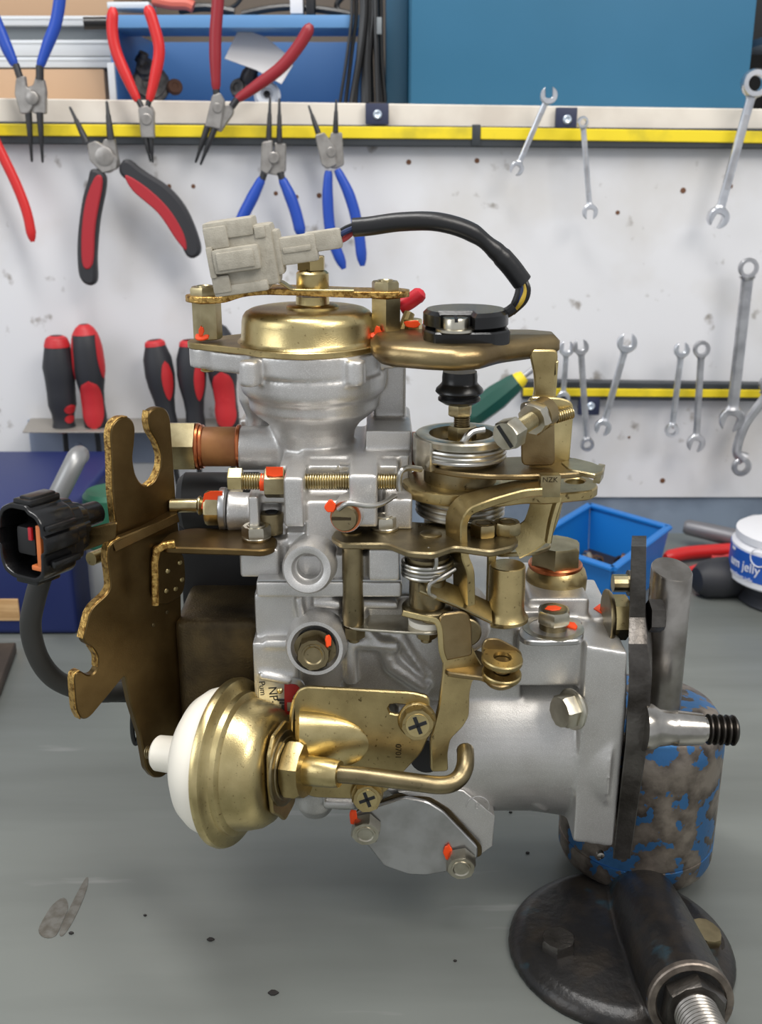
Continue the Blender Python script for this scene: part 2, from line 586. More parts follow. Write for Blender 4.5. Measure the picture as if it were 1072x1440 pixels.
# ------------------------------------------------------------------ magnetic tool rails
M['raildark'] = mat('dark_rail_metal', rgb(58, 62, 66), 0.2, .45)
M['railyellow'] = mat('yellow_magnet_strip', rgb(238, 212, 34), 0.0, .5, rgb(206, 186, 40), 30, .5, .7)
M['bracketnavy'] = mat('navy_plastic_bracket', rgb(46, 52, 78), 0, .5)
M['screwwhite'] = mat('bright_screw_head', rgb(214, 226, 240), .6, .3)
def rail(label, pts_top, pts_bot, yel, brackets, gap=None):
    YF = YW - 0.016
    (x0, y0), (x1, y1) = pts_top
    (u0, v0), (u1, v1) = pts_bot
    c = P((x0 + x1) / 2, (v0 + v1) / 2, YF)
    t = thing('magnetic_tool_rail', label, 'tool rail', c)
    bm = new_bm()
    plate(bm, [P(x0, y0, YF), P(x1, y1, YF), P(u1, v1, YF), P(u0, v0, YF)], (0, -1, 0), .0158, .0012)
    finish('rail', bm, 'raildark', t)
    for (a, ya, b, yb, h) in yel:
        bm = new_bm()
        plate(bm, [P(a, ya, YF - .002), P(b, yb, YF - .002), P(b, yb + h, YF - .002), P(a, ya + h, YF - .002)], (0, -1, 0), .0025, .0008)
        lab(finish('magnet_strip', bm, 'railyellow', t), 'yellow magnet strip')
    for (bx0, by0, bx1, by1, sx, sy) in brackets:
        bm = new_bm(); pbox(bm, bx0, by0, bx1, by1, YF - .001, YF + .006, .001)
        br = finish('bracket', bm, 'bracketnavy', t)
        bm = new_bm(); p = P(sx, sy, YF - .001)
        lathe(bm, p, (0, -1, 0), [(0, .0045), (.0012, .0042), (.0022, .003), (.0014, .0016), (.0012, .0001)], 20)
        finish('screw', bm, 'screwwhite', br)
    if gap:
        bm = new_bm(); pbox(bm, gap[0], gap[1], gap[2], gap[3], YF - .0026, YF, .0006)
        finish('end_cap', bm, 'raildark', t)
    return t
rail('long upper magnetic rail with yellow strip, below the cream shelf edge', ((-400, 166.5), (1400, 184.8)), ((-400, 199.7), (1400, 211.9)),
     [(-398, 171, 666, 179, 17), (676, 179, 1398, 189, 17)],
     [(514, 145, 547, 175, 531, 161), (782, 151, 812, 180, 798, 168)], (664, 175, 676, 205))
rail('short lower magnetic rail with yellow strip behind the row of small wrenches', ((735, 536), (1400, 544.6)), ((735, 562), (1400, 567.2)),
     [(736, 546, 1398, 551, 11)], [(814, 558, 844, 584, 831, 571)])

# ------------------------------------------------------------------ circlip pliers on the upper rail
M['blueh'] = mat('blue_dipped_handle', rgb(34, 74, 172), 0, .38)
M['redh'] = mat('red_dipped_handle', rgb(206, 40, 40), 0, .38)
M['darkredh'] = mat('dark_red_dipped_handle', rgb(142, 32, 42), 0, .38)
M['plier'] = mat('grey_plier_steel', rgb(168, 164, 160), .7, .42, rgb(140, 136, 132), 90, .4, .7)
M['plierdark'] = mat('dark_plier_steel', rgb(62, 62, 64), .6, .4)
M['griphblack'] = mat('black_soft_grip', rgb(44, 44, 48), 0, .55)
M['gripred'] = mat('red_soft_grip', rgb(168, 36, 46), 0, .5)
YT = .572
def pliers(label, jaws, body, pivot, handles, mh, hw, necks=None, grips=None, Y=YT):
    """jaws: two (root, tip, half width); body: list of halves' outlines; handles: pixel centre lines"""
    s = S(pivot[0], pivot[1], Y)
    t = thing('circlip_pliers', label, 'pliers', P(pivot[0], pivot[1], Y))
    for (a, b, w) in jaws:
        bm = new_bm()
        A, B = P(a[0], a[1], Y), P(b[0], b[1], Y)
        pts = [A + (B - A) * k for k in (0, .3, .62, .66, .97, 1)]
        tube(bm, pts, 1, 10, [w * s, w * s * .86, w * s * .66, w * s * .52, w * s * .36, w * s * .2])
        finish('jaw', bm, 'plierdark', t)
    for k, outl in enumerate(body):
        bm = new_bm()
        w = fillet([P(x, y, Y - .004 + k * .003) for x, y in outl], 2.5 * s, 3)
        plate(bm, w, (0, -1, 0), .0075, .001)
        finish('joint_half', bm, 'plier', t)
    bm = new_bm()
    lathe(bm, P(pivot[0], pivot[1], Y - .0035), (0, -1, 0), [(0, pivot[2] * s), (.001, pivot[2] * s), (.0016, pivot[2] * s * .85), (.0016, 0)], 22)
    finish('rivet', bm, 'plier', t)
    for (a, b, w) in necks or []:
        bm = new_bm(); tube(bm, [P(a[0], a[1], Y), P(b[0], b[1], Y)], w * s, 10)
        finish('shank', bm, 'plierdark', t)
    for h in handles:
        bm = new_bm()
        path = cr([P(x, y, Y) for x, y in h], 6)
        n = len(path)
        rad = [hw * s * (0.72 + 0.28 * min(1, i / (n * .3))) for i in range(n)]
        rad[-1] *= .45; rad[-2] *= .85; rad[0] *= .8
        prof = [(c, q * .8) for c, q in circ(1, 14)]
        sweep(bm, path, prof, up=(0, 1, 0), radii=rad)
        finish('handle', bm, mh, t)
    for (outl, mm, dy) in grips or []:
        bm = new_bm()
        w = cr([P(x, y, Y - .006 - dy) for x, y in outl], 5, True)
        plate(bm, w, (0, -1, 0), .014 if dy == 0 else .003, .003 if dy == 0 else .0012)
        finish('grip' if dy == 0 else 'grip_inlay', bm, mm, t)
    return t
pliers('blue handled circlip pliers hanging nose down at the top left corner', [((40, 158), (45, 228), 5), ((56, 158), (60, 229), 5)],
       [[(22, 110), (34, 106), (36, 122), (44, 126), (46, 150), (40, 160), (28, 160), (20, 132)], [(50, 106), (61, 112), (64, 128), (64, 160), (48, 160), (38, 150), (38, 122), (46, 120)]],
       (45, 138, 9), [[(21, 92), (10, 68), (-4, 34), (-18, 0)], [(56, 94), (66, 66), (78, 34), (84, 0), (84, -24)]], 'blueh', 8.5,
       necks=[((22, 90), (29, 112), 5), ((56, 92), (56, 112), 5.5)])
pliers('bright red handled circlip pliers hanging nose down with slim closed nose', [((204, 192), (212, 228), 4), ((212, 192), (215, 229), 4)],
       [[(194, 152), (206, 148), (216, 156), (217, 194), (198, 194)], [(197, 150), (204, 154), (212, 148), (217, 158), (214, 194), (201, 194)]],
       (206, 168, 8), [[(194, 142), (180, 112), (164, 74), (158, 44), (159, 10)], [(210, 142), (218, 108), (224, 70), (216, 34), (207, 8)]], 'redh', 8,
       necks=[((194, 140), (201, 154), 4), ((210, 140), (207, 154), 4)])
pliers('spread dark red handled circlip pliers with one handle slanting right', [((292, 178), (275, 229), 5), ((302, 180), (282, 232), 5)],
       [[(298, 134), (309, 130), (316, 142), (310, 182), (288, 178)], [(329, 146), (314, 148), (300, 160), (296, 180), (310, 186), (328, 160)]],
       (306, 152, 7), [[(304, 126), (303, 90), (303, 50), (306, 10), (308, -20)], [(333, 140), (362, 120), (396, 94), (422, 62), (438, 34)]], 'darkredh', 8.5,
       necks=[((304, 126), (305, 138), 5), ((334, 139), (326, 150), 5)])
pliers('blue handled circlip pliers nose up, just right of the dark red pair', [((378, 200), (380, 136), 4.5), ((393, 200), (393, 138), 4.5)],
       [[(368, 200), (383, 197), (383, 236), (376, 246), (366, 240)], [(386, 200), (402, 202), (402, 240), (396, 248), (374, 244), (378, 226), (386, 222)]],
       (385, 222, 8), [[(369, 250), (355, 278), (341, 306), (333, 330)], [(396, 250), (408, 276), (417, 302), (424, 332)]], 'blueh', 8.5,
       necks=[((372, 242), (369, 252), 5), ((394, 242), (397, 252), 5)])
pliers('blue handled circlip pliers nose up with long near vertical handles', [((448, 188), (434, 148), 4.2), ((472, 186), (473, 140), 4.2)],
       [[(443, 190), (456, 186), (470, 206), (474, 232), (460, 238), (452, 232)], [(466, 186), (481, 186), (484, 232), (472, 238), (456, 234), (460, 206)]],
       (466, 214, 7), [[(462, 240), (461, 280), (466, 330), (484, 378)], [(474, 238), (492, 276), (504, 322), (510, 374)]], 'blueh', 8)
gt = pliers('spread circlip pliers with red and black two tone soft grips', [((122, 200), (98, 150), 5), ((156, 196), (150, 142), 5.5)],
       [[(122, 202), (134, 198), (148, 206), (166, 224), (164, 238), (144, 244), (126, 226)], [(146, 196), (160, 194), (164, 214), (168, 234), (152, 244), (136, 238), (138, 214)]],
       (147, 220, 13), [], 'redh', 8,
       grips=[([(128, 238), (144, 244), (147, 262), (138, 310), (134, 360), (134, 396), (122, 401), (110, 386), (108, 340), (114, 286), (122, 256)], 'griphblack', 0),
              ([(134, 248), (144, 256), (134, 316), (130, 372), (116, 374), (114, 330), (120, 282)], 'gripred', .001),
              ([(168, 232), (178, 224), (200, 240), (236, 264), (262, 296), (280, 342), (278, 360), (262, 360), (244, 322), (212, 284), (180, 256), (168, 244)], 'griphblack', 0),
              ([(176, 246), (204, 262), (236, 292), (258, 328), (262, 352), (248, 338), (222, 300), (186, 268)], 'gripred', .001)])
# only one red handle of another pair reaches into the frame
t = thing('circlip_pliers', 'pliers with one thin red handle entering at the left edge', 'pliers', P(20, 260, YT))
bm = new_bm(); path = cr([P(*q, YT) for q in [(-8, 196), (6, 224), (24, 262), (38, 300), (46, 340)]], 6)
n = len(path); sweep(bm, path, [(a, b * .8) for a, b in circ(1, 12)], up=(0, 1, 0), radii=[.0052] * (n - 2) + [.0042, .0022])
finish('handle', bm, 'redh', t)
bm = new_bm(); tube(bm, [P(-20, 178, YT), P(-6, 200, YT)], .0036, 10); finish('shank', bm, 'plierdark', t)
bm = new_bm(); w = [P(*q, YT - .004) for q in [(-48, 120), (-26, 116), (-14, 150), (-12, 184), (-34, 186)]]
plate(bm, fillet(w, .002), (0, -1, 0), .0075, .001); finish('joint_half', bm, 'plier', t)

# ------------------------------------------------------------------ wrenches
M['chrome'] = mat('satin_chrome', rgb(226, 228, 233), 1.0, .3, rgb(196, 198, 204), 60, .4, .7)
M['chromedull'] = mat('dull_chrome', rgb(204, 204, 207), 1.0, .36, rgb(166, 166, 170), 60, .4, .7)
def wrench(label, A, B, w, endA, endB, m='chrome', Y=YT, th=.0055, bend=None):
    """A, B pixel centres of the two ends; endX = ('ring'|'open', radius px, opening px, jaw turn in degrees)"""
    s = S((A[0] + B[0]) / 2, (A[1] + B[1]) / 2, Y)
    a, b = P(*A, Y), P(*B, Y)
    d = (b - a).normalized()
    nrm = V((0, -1, 0))
    side = d.cross(nrm).normalized()
    t = thing('combination_wrench', label, 'wrench', (a + b) / 2, 'wrenches on the magnetic rails')
    ra, rb = endA[1] * s, endB[1] * s
    L = (b - a).length
    pts = [a + d * (ra * .8), a + d * (ra + L * .06), a + d * (L * .5), b - d * (rb + L * .06), b - d * (rb * .8)]
    if bend:
        pts[3] = pts[3] + side * bend * s
        pts[2] = pts[2] + side * bend * s
    pts = cr(pts, 4)
    n = len(pts)
    rad = []
    for i in range(n):
        f = i / (n - 1)
        k = 1.0 + .45 * max(0, 1 - f * 7) + .45 * max(0, 1 - (1 - f) * 7)
        rad.append(w * s / 2 * k)
    pr = [(c * 1.0, q * .55) for c, q in circ(1, 12)]
    bm = new_bm(); sweep(bm, pts, pr, up=(0, 1, 0), radii=rad)
    finish('shank', bm, m, t)
    # a recessed panel with a stamped band along the shank
    bm = new_bm()
    q = [pts[int(n * .34)], pts[int(n * .5)], pts[int(n * .66)]]
    sweep(bm, [p + nrm * (w * s * .27) for p in q], rectprof(w * s * .5, .0005, .0001), up=(0, 1, 0))
    finish('size_panel', bm, 'chromedull', t)
    for (c, dd, e) in ((a, -d, endA), (b, d, endB)):
        R = e[1] * s
        if e[0] == 'ring':
            ri = e[2] * s
            bm = new_bm()
            ring_lathe(bm, c, nrm, [(-th / 2, ri), (-th / 2, R * .9), (-th * .25, R), (th * .25, R), (th / 2, R * .9), (th / 2, ri), (th * .3, ri * .92), (-th * .3, ri * .92)], 28)
            finish('ring_end', bm, m, t)
        else:
            ang = math.radians(e[3])
            f = (dd * math.cos(ang) + side * math.sin(ang)).normalized()
            g = nrm.cross(f).normalized()
            o = e[2] * s / 2
            out = []
            # outline: rounded head with a flat sided slot
            for k in range(15):
                an = math.radians(28) + math.radians(304) * k / 14
                out.append(c + (f * math.cos(an) + g * math.sin(an)) * R)
            # slot walls
            out.append(c + f * (R * .92) - g * o)
            for k in range(7):
                an = -math.pi / 2 - math.pi * k / 6
                out.append(c + f * (-R * .12) + (f * math.cos(an) * .5 + g * math.sin(an)) * o)
            out.append(c + f * (R * .92) + g * o)
            bm = new_bm()
            plate(bm, [p + nrm * (th / 2) for p in out], nrm, th, .0007)
            finish('open_end', bm, m, t)
    return t
W = wrench
W('small open ended wrench leaning right across the upper rail, left of the navy bracket', (772, 134), (727, 237), 8, ('open', 12, 10, 25), ('open', 10, 9, 10))
W('small wrench with tiny ring top hanging just right of the upper navy bracket', (820, 172), (830, 298), 8, ('ring', 8, 4.5), ('open', 11, 10, 8))
W('long polished ratcheting wrench with thick ring head at top right', (1062, 117), (1010, 306), 13, ('ring', 19, 11), ('open', 15, 13, 12), th=.011)
W('longest dull wrench with oval ring above and big open jaw below, at right', (1053, 377), (1029, 590), 17, ('ring', 14, 9), ('open', 18, 16, 15), 'chromedull')
W('offset ring wrench at the right edge, its lower ring over the board', (1082, 540), (1043, 656), 14, ('ring', 14, 8), ('ring', 14, 7), 'chromedull', bend=14)
W('blue tinted open ended wrench slanting left across the lower rail', (882, 482), (848, 601), 10, ('open', 14, 12, 10), ('open', 12, 10, 5))
W('short wrench with open jaw up and ring down, left of the dark ring wrench', (959, 492), (945, 605), 9, ('open', 11, 9, 5), ('ring', 10, 5.5))
W('darker wrench with ring up and open jaw down, second of the close pair', (987, 491), (979, 623), 10, ('ring', 12, 7), ('open', 13, 11, 15), 'chromedull')
W('narrow wrench with open jaw up and ring down beside the lower navy bracket', (817, 488), (826, 625), 9, ('open', 11, 9, 0), ('ring', 10, 5.5), 'chromedull')
W('partly hidden wrench beside the pump bracket, with two open jaws', (797, 490), (792, 560), 8, ('open', 11, 9, 0), ('open', 10, 8, 5), Y=YT + .012)

# ------------------------------------------------------------------ screwdriver rack and screwdrivers
M['rack'] = mat('galvanised_rack', rgb(158, 152, 144), .5, .5)
M['rackface'] = mat('pale_blue_grey_rack_face', rgb(150, 160, 182), .1, .55)
M['driverblack'] = mat('black_driver_grip', rgb(40, 41, 46), 0, .55)
M['driverred'] = mat('red_driver_grip', rgb(188, 38, 44), 0, .5)
t = thing('screwdriver_rack', 'folded sheet metal screwdriver rack fixed to the board above the blue case', 'tool rack', P(220, 640, YW))
zr = P(190, 602, .565).z
bm = new_bm()
plate(bm, [(P(32, 610, .55).x, .55, zr), (P(420, 610, .55).x, .55, zr), (P(420, 610, .55).x, YW - .0005, zr), (P(44, 600, YW).x, YW - .0005, zr)], (0, 0, 1), .0016, .0003)
finish('shelf_plate', bm, 'rack', t)
bm = new_bm(); x0, x1 = P(45, 640, YW).x, P(430, 640, YW).x
box(bm, x0, x1, YW - .0022, YW - .0004, P(200, 650, YW).z, zr - .0016)
finish('back_plate', bm, 'rackface', t)
bm = new_bm(); p = P(111, 626, YW); lathe(bm, (p.x, YW - .0022, p.z), (0, -1, 0), [(0, .004), (.0015, .0035), (.002, 0)], 16)
finish('screw', bm, 'rackface', t)
def screwdriver(label, top, bot, prof, red, Y=.572, shaft=None):
    """prof: (fraction from top, half width px)"""
    a, b = P(*top, Y), P(*bot, Y)
    s = S(*top, Y)
    d = (b - a); L = d.length; d.normalize()
    t = thing('screwdriver', label, 'screwdriver', b, 'screwdrivers in the rack')
    bm = new_bm(); lathe(bm, a, d, [(f * L, w * s) for f, w in prof], 24)
    finish('handle', bm, 'driverblack', t)
    for kind, f0, f1, k in red:
        bm = new_bm()
        if kind == 'cap':
            pr = []
            def wid(f):
                for (fa, wa), (fb, wb) in zip(prof, prof[1:]):
                    if fa <= f <= fb:
                        return wa + (wb - wa) * (f - fa) / max(1e-6, fb - fa)
                return prof[-1][1]
            for i in range(9):
                f = f0 + (f1 - f0) * i / 8
                pr.append((f * L, (wid(f) * s + .0005) if not (i == 0 and f0 > 0.01) else wid(f) * s))
            lathe(bm, a, d, pr, 24)
            lab(finish('end_cap' if f0 < .05 else 'collar', bm, 'driverred', t), 'red end cap' if f0 < .05 else 'red collar')
        else:   # inlay: a red soft panel lying on the front of the grip
            cx, hw, hh = k
            c = a + d * ((f0 + f1) / 2 * L)
            side = d.cross(V((0, -1, 0))).normalized()
            wm = max(w for f, w in prof if f0 - .12 <= f <= f1 + .12)
            Rs = wm * s
            rings = []
            nn = 12
            for i in range(nn + 1):
                f = f0 + (f1 - f0) * i / nn
                ph = math.sin(math.pi * i / nn) ** .5
                for (fa, wa), (fb, wb) in zip(prof, prof[1:]):
                    if fa <= f <= fb:
                        R = (wa + (wb - wa) * (f - fa) / max(1e-6, fb - fa)) * s
                row = []
                for j in range(9):
                    an = cx + hw * ph * (j / 4 - 1)
                    q = a + d * (f * L) + (side * math.sin(an) + V((0, -1, 0)) * math.cos(an)) * (R + .0008)
                    row.append(q)
                for j in range(8, -1, -1):
                    an = cx + hw * ph * (j / 4 - 1)
                    q = a + d * (f * L) + (side * math.sin(an) + V((0, -1, 0)) * math.cos(an)) * (R - .001)
                    row.append(q)
                rings.append(row)
            add_rings(bm, rings, True, True)
            finish('grip_inlay', bm, 'driverred', t)
    bm = new_bm()
    r = (shaft or 4) * s
    lathe(bm, b, d, [(0, r), (.08, r), (.088, r * .8)], 12)
    finish('shaft', bm, 'plierdark', t)
    return t
PA = [(0, 8), (.02, 14), (.08, 17), (.16, 19), (.32, 23), (.45, 21), (.6, 20), (.72, 20), (.82, 16), (.9, 15), (.97, 17), (1, 14)]
PB = [(0, 6), (.03, 12), (.1, 18), (.22, 21), (.4, 22), (.52, 20), (.62, 17), (.74, 16), (.86, 17), (.95, 16), (1, 12)]
PC = [(0, 9), (.02, 13), (.05, 14), (.2, 20), (.38, 21), (.52, 19), (.66, 15), (.8, 13), (.92, 14), (1, 13)]
screwdriver('black handled screwdriver with a red end cap, leftmost in the rack', (79, 472), (91, 606), PA, [('cap', 0, .11, 0), ('inlay', .70, .80, (-.9, .5, 0)), ('inlay', .81, .9, (-.9, .5, 0)), ('cap', .965, 1, 0)])
screwdriver('tall red handled screwdriver with a black oval thumb pad, second from left', (118, 456), (136, 606), PB, [('cap', 0, .09, 0), ('inlay', .5, .97, (-.1, 1.1, 0)), ('inlay', .05, .5, (-1.35, .45, 0)), ('inlay', .05, .5, (1.35, .45, 0))])
screwdriver('black handled screwdriver with slim red stripe behind the bracket hook', (217, 478), (238, 604), PC, [('cap', 0, .06, 0), ('inlay', .22, .66, (-.7, .42, 0))])
screwdriver('black handled screwdriver with slim red stripe left of the pump flange', (266, 478), (276, 604), PC, [('cap', 0, .06, 0), ('inlay', .22, .66, (-.7, .42, 0))])
screwdriver('red waisted screwdriver half hidden behind the pump cover bowl', (306, 456), (322, 602), PB, [('inlay', .42, .97, (-.05, 1.0, 0)), ('inlay', .66, .99, (.1, 1.1, 0))])
# green handled screwdriver lying across the rail behind the sensor
t = thing('screwdriver', 'green handled screwdriver with yellow collar slanting behind the pump sensor', 'screwdriver', P(700, 560, .565), 'screwdrivers in the rack')
M['greenh'] = mat('dark_green_plastic', rgb(26, 78, 66), 0, .4)
a, b = P(655, 592, .565), P(728, 536, .565); d = b - a; L = d.length; s = S(700, 560, .565)
bm = new_bm(); lathe(bm, a, d, [(0, 8 * s), (.06 * L, 14 * s), (.2 * L, 18 * s), (.6 * L, 19 * s), (.9 * L, 15 * s), (L, 13 * s)], 8)
finish('handle', bm, 'greenh', t)
bm = new_bm(); lathe(bm, b, d, [(0, 12 * s), (6 * s, 11 * s), (12 * s, 8 * s)], 16); lab(finish('collar', bm, 'railyellow', t), 'yellow collar')
bm = new_bm(); lathe(bm, b + d.normalized() * 12 * s, d, [(0, 4 * s), (50 * s, 4 * s), (56 * s, 3 * s)], 12); finish('shaft', bm, 'chromedull', t)

# ------------------------------------------------------------------ what stands on the shelf above the board
M['cabblue'] = mat('blue_painted_cabinet', rgb(42, 102, 134), 0.0, .5, rgb(48, 108, 142), 5, .4, .7)
M['teal'] = mat('dark_teal_panel', rgb(44, 84, 108), 0, .5)
M['trayblue'] = mat('blue_tray', rgb(66, 110, 164), 0.1, .45)
M['traylip'] = mat('blue_tray_lip', rgb(96, 144, 194), 0.1, .45)
M['cardboard'] = mat('brown_cardboard', rgb(190, 158, 128), 0, .8)
M['alu'] = mat('white_aluminium_profile', rgb(208, 212, 216), .3, .45)
M['aludark'] = mat('grey_aluminium_channel', rgb(128, 134, 138), .3, .5)
M['paper'] = mat('crumpled_white_paper', rgb(216, 214, 214), 0, .7)
M['junk'] = mat('grey_metal_parts', rgb(120, 116, 110), .5, .5, rgb(70, 68, 66), 60, .4, .6)
zsh = zr1 - 0.002
def shelf_z(px, py, Y): return P(px, py, Y).z
bm = new_bm(); box(bm, P(575, 60, .65).x, P(1060, 60, .65).x, .65, .91, zsh, .77, .004)
cab = thing('storage_cabinet', 'large plain blue storage cabinet on the shelf above the wrenches', 'cabinet', (P(818, 60, .65).x, .78, zsh))
finish('body', bm, 'cabblue', cab)
bm = new_bm(); box(bm, P(578, 60, .65).x, P(1057, 60, .65).x, .646, .6498, zsh + .004, .765, .0015)
finish('front_panel', bm, 'cabblue', cab)
bm = new_bm(); box(bm, P(543, 60, .67).x, P(574, 60, .67).x, .675, .93, zsh, .79, .002)
tag(finish('side_panel_board', bm, 'teal'), 'narrow dark teal upright panel left of the blue cabinet', 'panel')
# dark shelf unit on the right, seen as a sliver
t = thing('shelf_unit', 'dark shelf unit seen as a sliver at the right edge behind the ratcheting wrench', 'shelf unit', (P(1110, 60, .71).x, .75, zsh))
bm = new_bm(); x0, x1 = P(1066, 60, .71).x, P(1200, 60, .71).x
box(bm, x0, x1, .81, .825, zsh, .81, .001); finish('back_panel', bm, 'darkbox', t)
bm = new_bm(); box(bm, x0, x1, .67, .81, P(1066, 60, .67).z, P(1066, 48, .67).z, .001); finish('shelf_board', bm, 'upstand', t)
# open blue tray
xa, xb = P(157, 100, .645).x, P(508, 100, .645).x
zt0, zt1 = zsh, P(340, 22, .645).z
t = thing('open_tray', 'open fronted blue steel tray holding loose parts on the shelf', 'tray', ((xa + xb) / 2, .62, zsh))
for nm, args, mm in (('side_wall', (xa, xa + .005, .645, .85, zt0, zt1 - .006), 'trayblue'), ('side_wall', (xb - .003, xb, .645, .85, zt0, zt1 - .006), 'trayblue'),
                     ('back_wall', (xa + .005, xb - .003, .845, .85, zt0, zt1 - .006), 'trayblue'), ('tray_floor', (xa + .005, xb - .003, .645, .845, zt0, zt0 + .003), 'trayblue'),
                     ('top_lip', (xa, xb + .012, .638, .72, zt1 - .012, zt1), 'traylip')):
    bm = new_bm(); box(bm, *args, .0008); finish(nm, bm, mm, t)
bm = new_bm(); box(bm, xa - .003, xa + .004, .64, .645, zt0, P(160, 88, .64).z, .0006); lab(finish('edge_strip', bm, 'alu', t), 'white edge strip')
# parts lying inside the tray
Yp = .71
bm = new_bm()
n = V((.15, -.9, .42)).normalized(); o = P(370, 85, .668)
plate(bm, [PP(*q, o, n) for q in [(336, 40), (352, 44), (374, 52), (410, 82), (412, 92), (396, 118), (360, 98), (316, 82)]], n, .0012, .0002)
tag(finish('paper_tag', bm, 'paper'), 'crumpled white paper sheet propped inside the blue tray', 'paper')
def clump(label, cat, name, cx, cy, Y, elems, m):
    t = thing(name, label, cat, P(cx, cy, Y))
    for k, (nm, x, y, r, l, ax, mm) in enumerate(elems):
        bm = new_bm(); s = S(x, y, Y)
        lathe(bm, P(x, y, Y), ax, [(-l * s, r * s * .7), (-l * s * .8, r * s), (0, r * s), (l * s * .3, r * s * .8), (l * s, r * s * .8), (l * s, r * s * .45), (l * s * .6, r * s * .4)], 16)
        finish(nm, bm, mm, t)
    return t
clump('grey turbo like metal housing standing in the blue tray behind the red pliers', 'machine part', 'metal_housing', 215, 118, .71,
      [('flange', 212, 118, 27, 6, (.2, -1, .3), 'junk'), ('hub', 206, 98, 16, 10, (0, -1, .5), 'junk'), ('elbow', 200, 82, 9, 8, (.5, -.3, 1), 'junk'), ('disc', 246, 122, 11, 4, (.3, -1, .2), 'rust')], 'junk')
clump('dark grey pipe fitting with a red cap in front of the white paper', 'machine part', 'pipe_fitting', 345, 108, .695,
      [('valve_body', 352, 104, 12, 14, (.4, -.4, .8), 'plierdark'), ('side_disc', 336, 124, 14, 6, (-.5, -1, .2), 'junk'), ('bend', 358, 86, 4, 14, (-.3, 0, 1), 'junk'), ('cap', 351, 71, 4, 5, (-.6, 0, 1), 'redh')], 'junk')
clump('bright round metal cover with a dark centre in the blue tray', 'machine part', 'round_cover', 378, 132, .685,
      [('cover', 376, 134, 19, 6, (0, -1, .25), 'alu'), ('centre_hole', 376, 134, 6, 7, (0, -1, .25), 'ink')], 'junk')
# cables hanging in front of the panel
t = thing('cable_bundle', 'bundle of thin black cables hanging beside the teal panel', 'cables', P(512, 140, .635))
for i, (x0, x1, x2, w) in enumerate([(508, 504, 500, 3.2), (514, 512, 511, 3.5), (520, 520, 522, 5), (528, 530, 532, 4), (500, 494, 486, 3), (534, 536, 541, 4), (512, 506, 495, 5), (524, 518, 514, 5), (526, 530, 536, 4), (494, 488, 478, 2.4), (518, 517, 518, 6)]):
    bm = new_bm(); Y = .632 + .0035 * (i % 3)
    tube(bm, cr([P(x0, -30, Y), P(x0 + 1, 20, Y), P(x1, 80, Y), P(x2, 146 if x2 < 516 else 144, Y)], 5), w * S(x0, 60, Y), 8)
    finish('cable', bm, 'rubber', t)
bm = new_bm(); pbox(bm, 530, 24, 537, 48, .624, .629, .0005); finish('plug', bm, 'aludark', t)
# cable ends and odd parts on top of the tray
t = thing('cable_coil', 'loop of black cable lying on top of the blue tray', 'cable', P(400, 20, .71))
for pts, w in (([(340, 20), (380, 12), (420, 10), (470, 16), (492, 20)], 5), ([(478, 20), (474, 6), (486, -8), (500, -20)], 4), ([(300, 18), (330, 8), (346, -14)], 3), ([(252, 14), (290, 10), (330, 17)], 6)):
    bm = new_bm(); tube(bm, cr([P(x, y, .71) for x, y in pts], 5), w * S(400, 10, .71), 8); finish('cable', bm, 'rubber', t)
bm = new_bm(); pbox(bm, 150, 2, 210, 12, .67, .71, .002)
tag(finish('silver_bar', bm, 'alu'), 'short silver bar lying on the tray above the red pliers', 'bar')
bm = new_bm(); pbox(bm, 408, -6, 426, 19, .68, .71, .001)
tag(finish('white_connector', bm, 'paper'), 'small white connector block on top of the blue tray', 'connector')
bm = new_bm(); pbox(bm, 430, -20, 442, 20, .68, .71, .001)
tag(finish('black_post', bm, 'darkbox'), 'short black post beside the white connector on the tray', 'post')
bm = new_bm(); tube(bm, cr([P(215, 0, .69), P(240, 5, .69), P(262, 6, .69), P(272, 10, .69)], 5), .006, 10)
M['salmon'] = mat('salmon_plastic', rgb(200, 96, 78), 0, .5)
tag(finish('red_hose_end', bm, 'salmon'), 'short salmon red hose end lying on the tray', 'hose')
# aluminium profiles and cardboard at the left end of the shelf
bm = new_bm(); box(bm, P(-120, 80, .81).x, P(166, 80, .81).x, .81, .97, zsh, .83, .002)
tag(finish('cardboard_box', bm, 'cardboard'), 'plain brown cardboard box behind the white profiles', 'box')
Yq = .71
prof_spec = [('upper slim white aluminium profile lying across the cardboard box', 22, 36, 40), ('middle broad white aluminium profile above the lowest one', 56, 79, 0), ('lowest white aluminium profile in the stack at left', 80, 95, 0)]
for lb, y0, y1, _ in prof_spec:
    bm = new_bm(); pbox(bm, -120, y0, 158, y1, Yq, Yq + .05, .001)
    t = thing('aluminium_profile', lb, 'profile', P(40, y1, Yq), 'stacked aluminium profiles')
    finish('rail', bm, 'alu', t)
    bm = new_bm(); pbox(bm, -120, y0 + 3, 157, y0 + 5, Yq - .001, Yq + .001, .0002); finish('lip', bm, 'alu', t)
bm = new_bm(); pbox(bm, -120, 36, 160, 57, Yq + .012, Yq + .05, .001)
tag(finish('grey_channel', bm, 'aludark'), 'grey metal channel between the two upper white profiles', 'channel')
bm = new_bm(); a = P(118, 33, .68); lathe(bm, a, (1, .15, .03), [(0, .0045), (0, .0062), (.05, .0062)], 14, caps=True)
tag(finish('black_tube', bm, 'rubber'), 'short black rubber tube poking out left of the tray', 'tube')
bm = new_bm(); box(bm, P(-120, 100, .75).x, P(158, 100, .75).x, .71, .79, zsh, P(40, 96, .71).z - .0008, .001)
tag(finish('wood_packer', bm, 'cardboard'), 'low brown packing block under the white profiles', 'box')
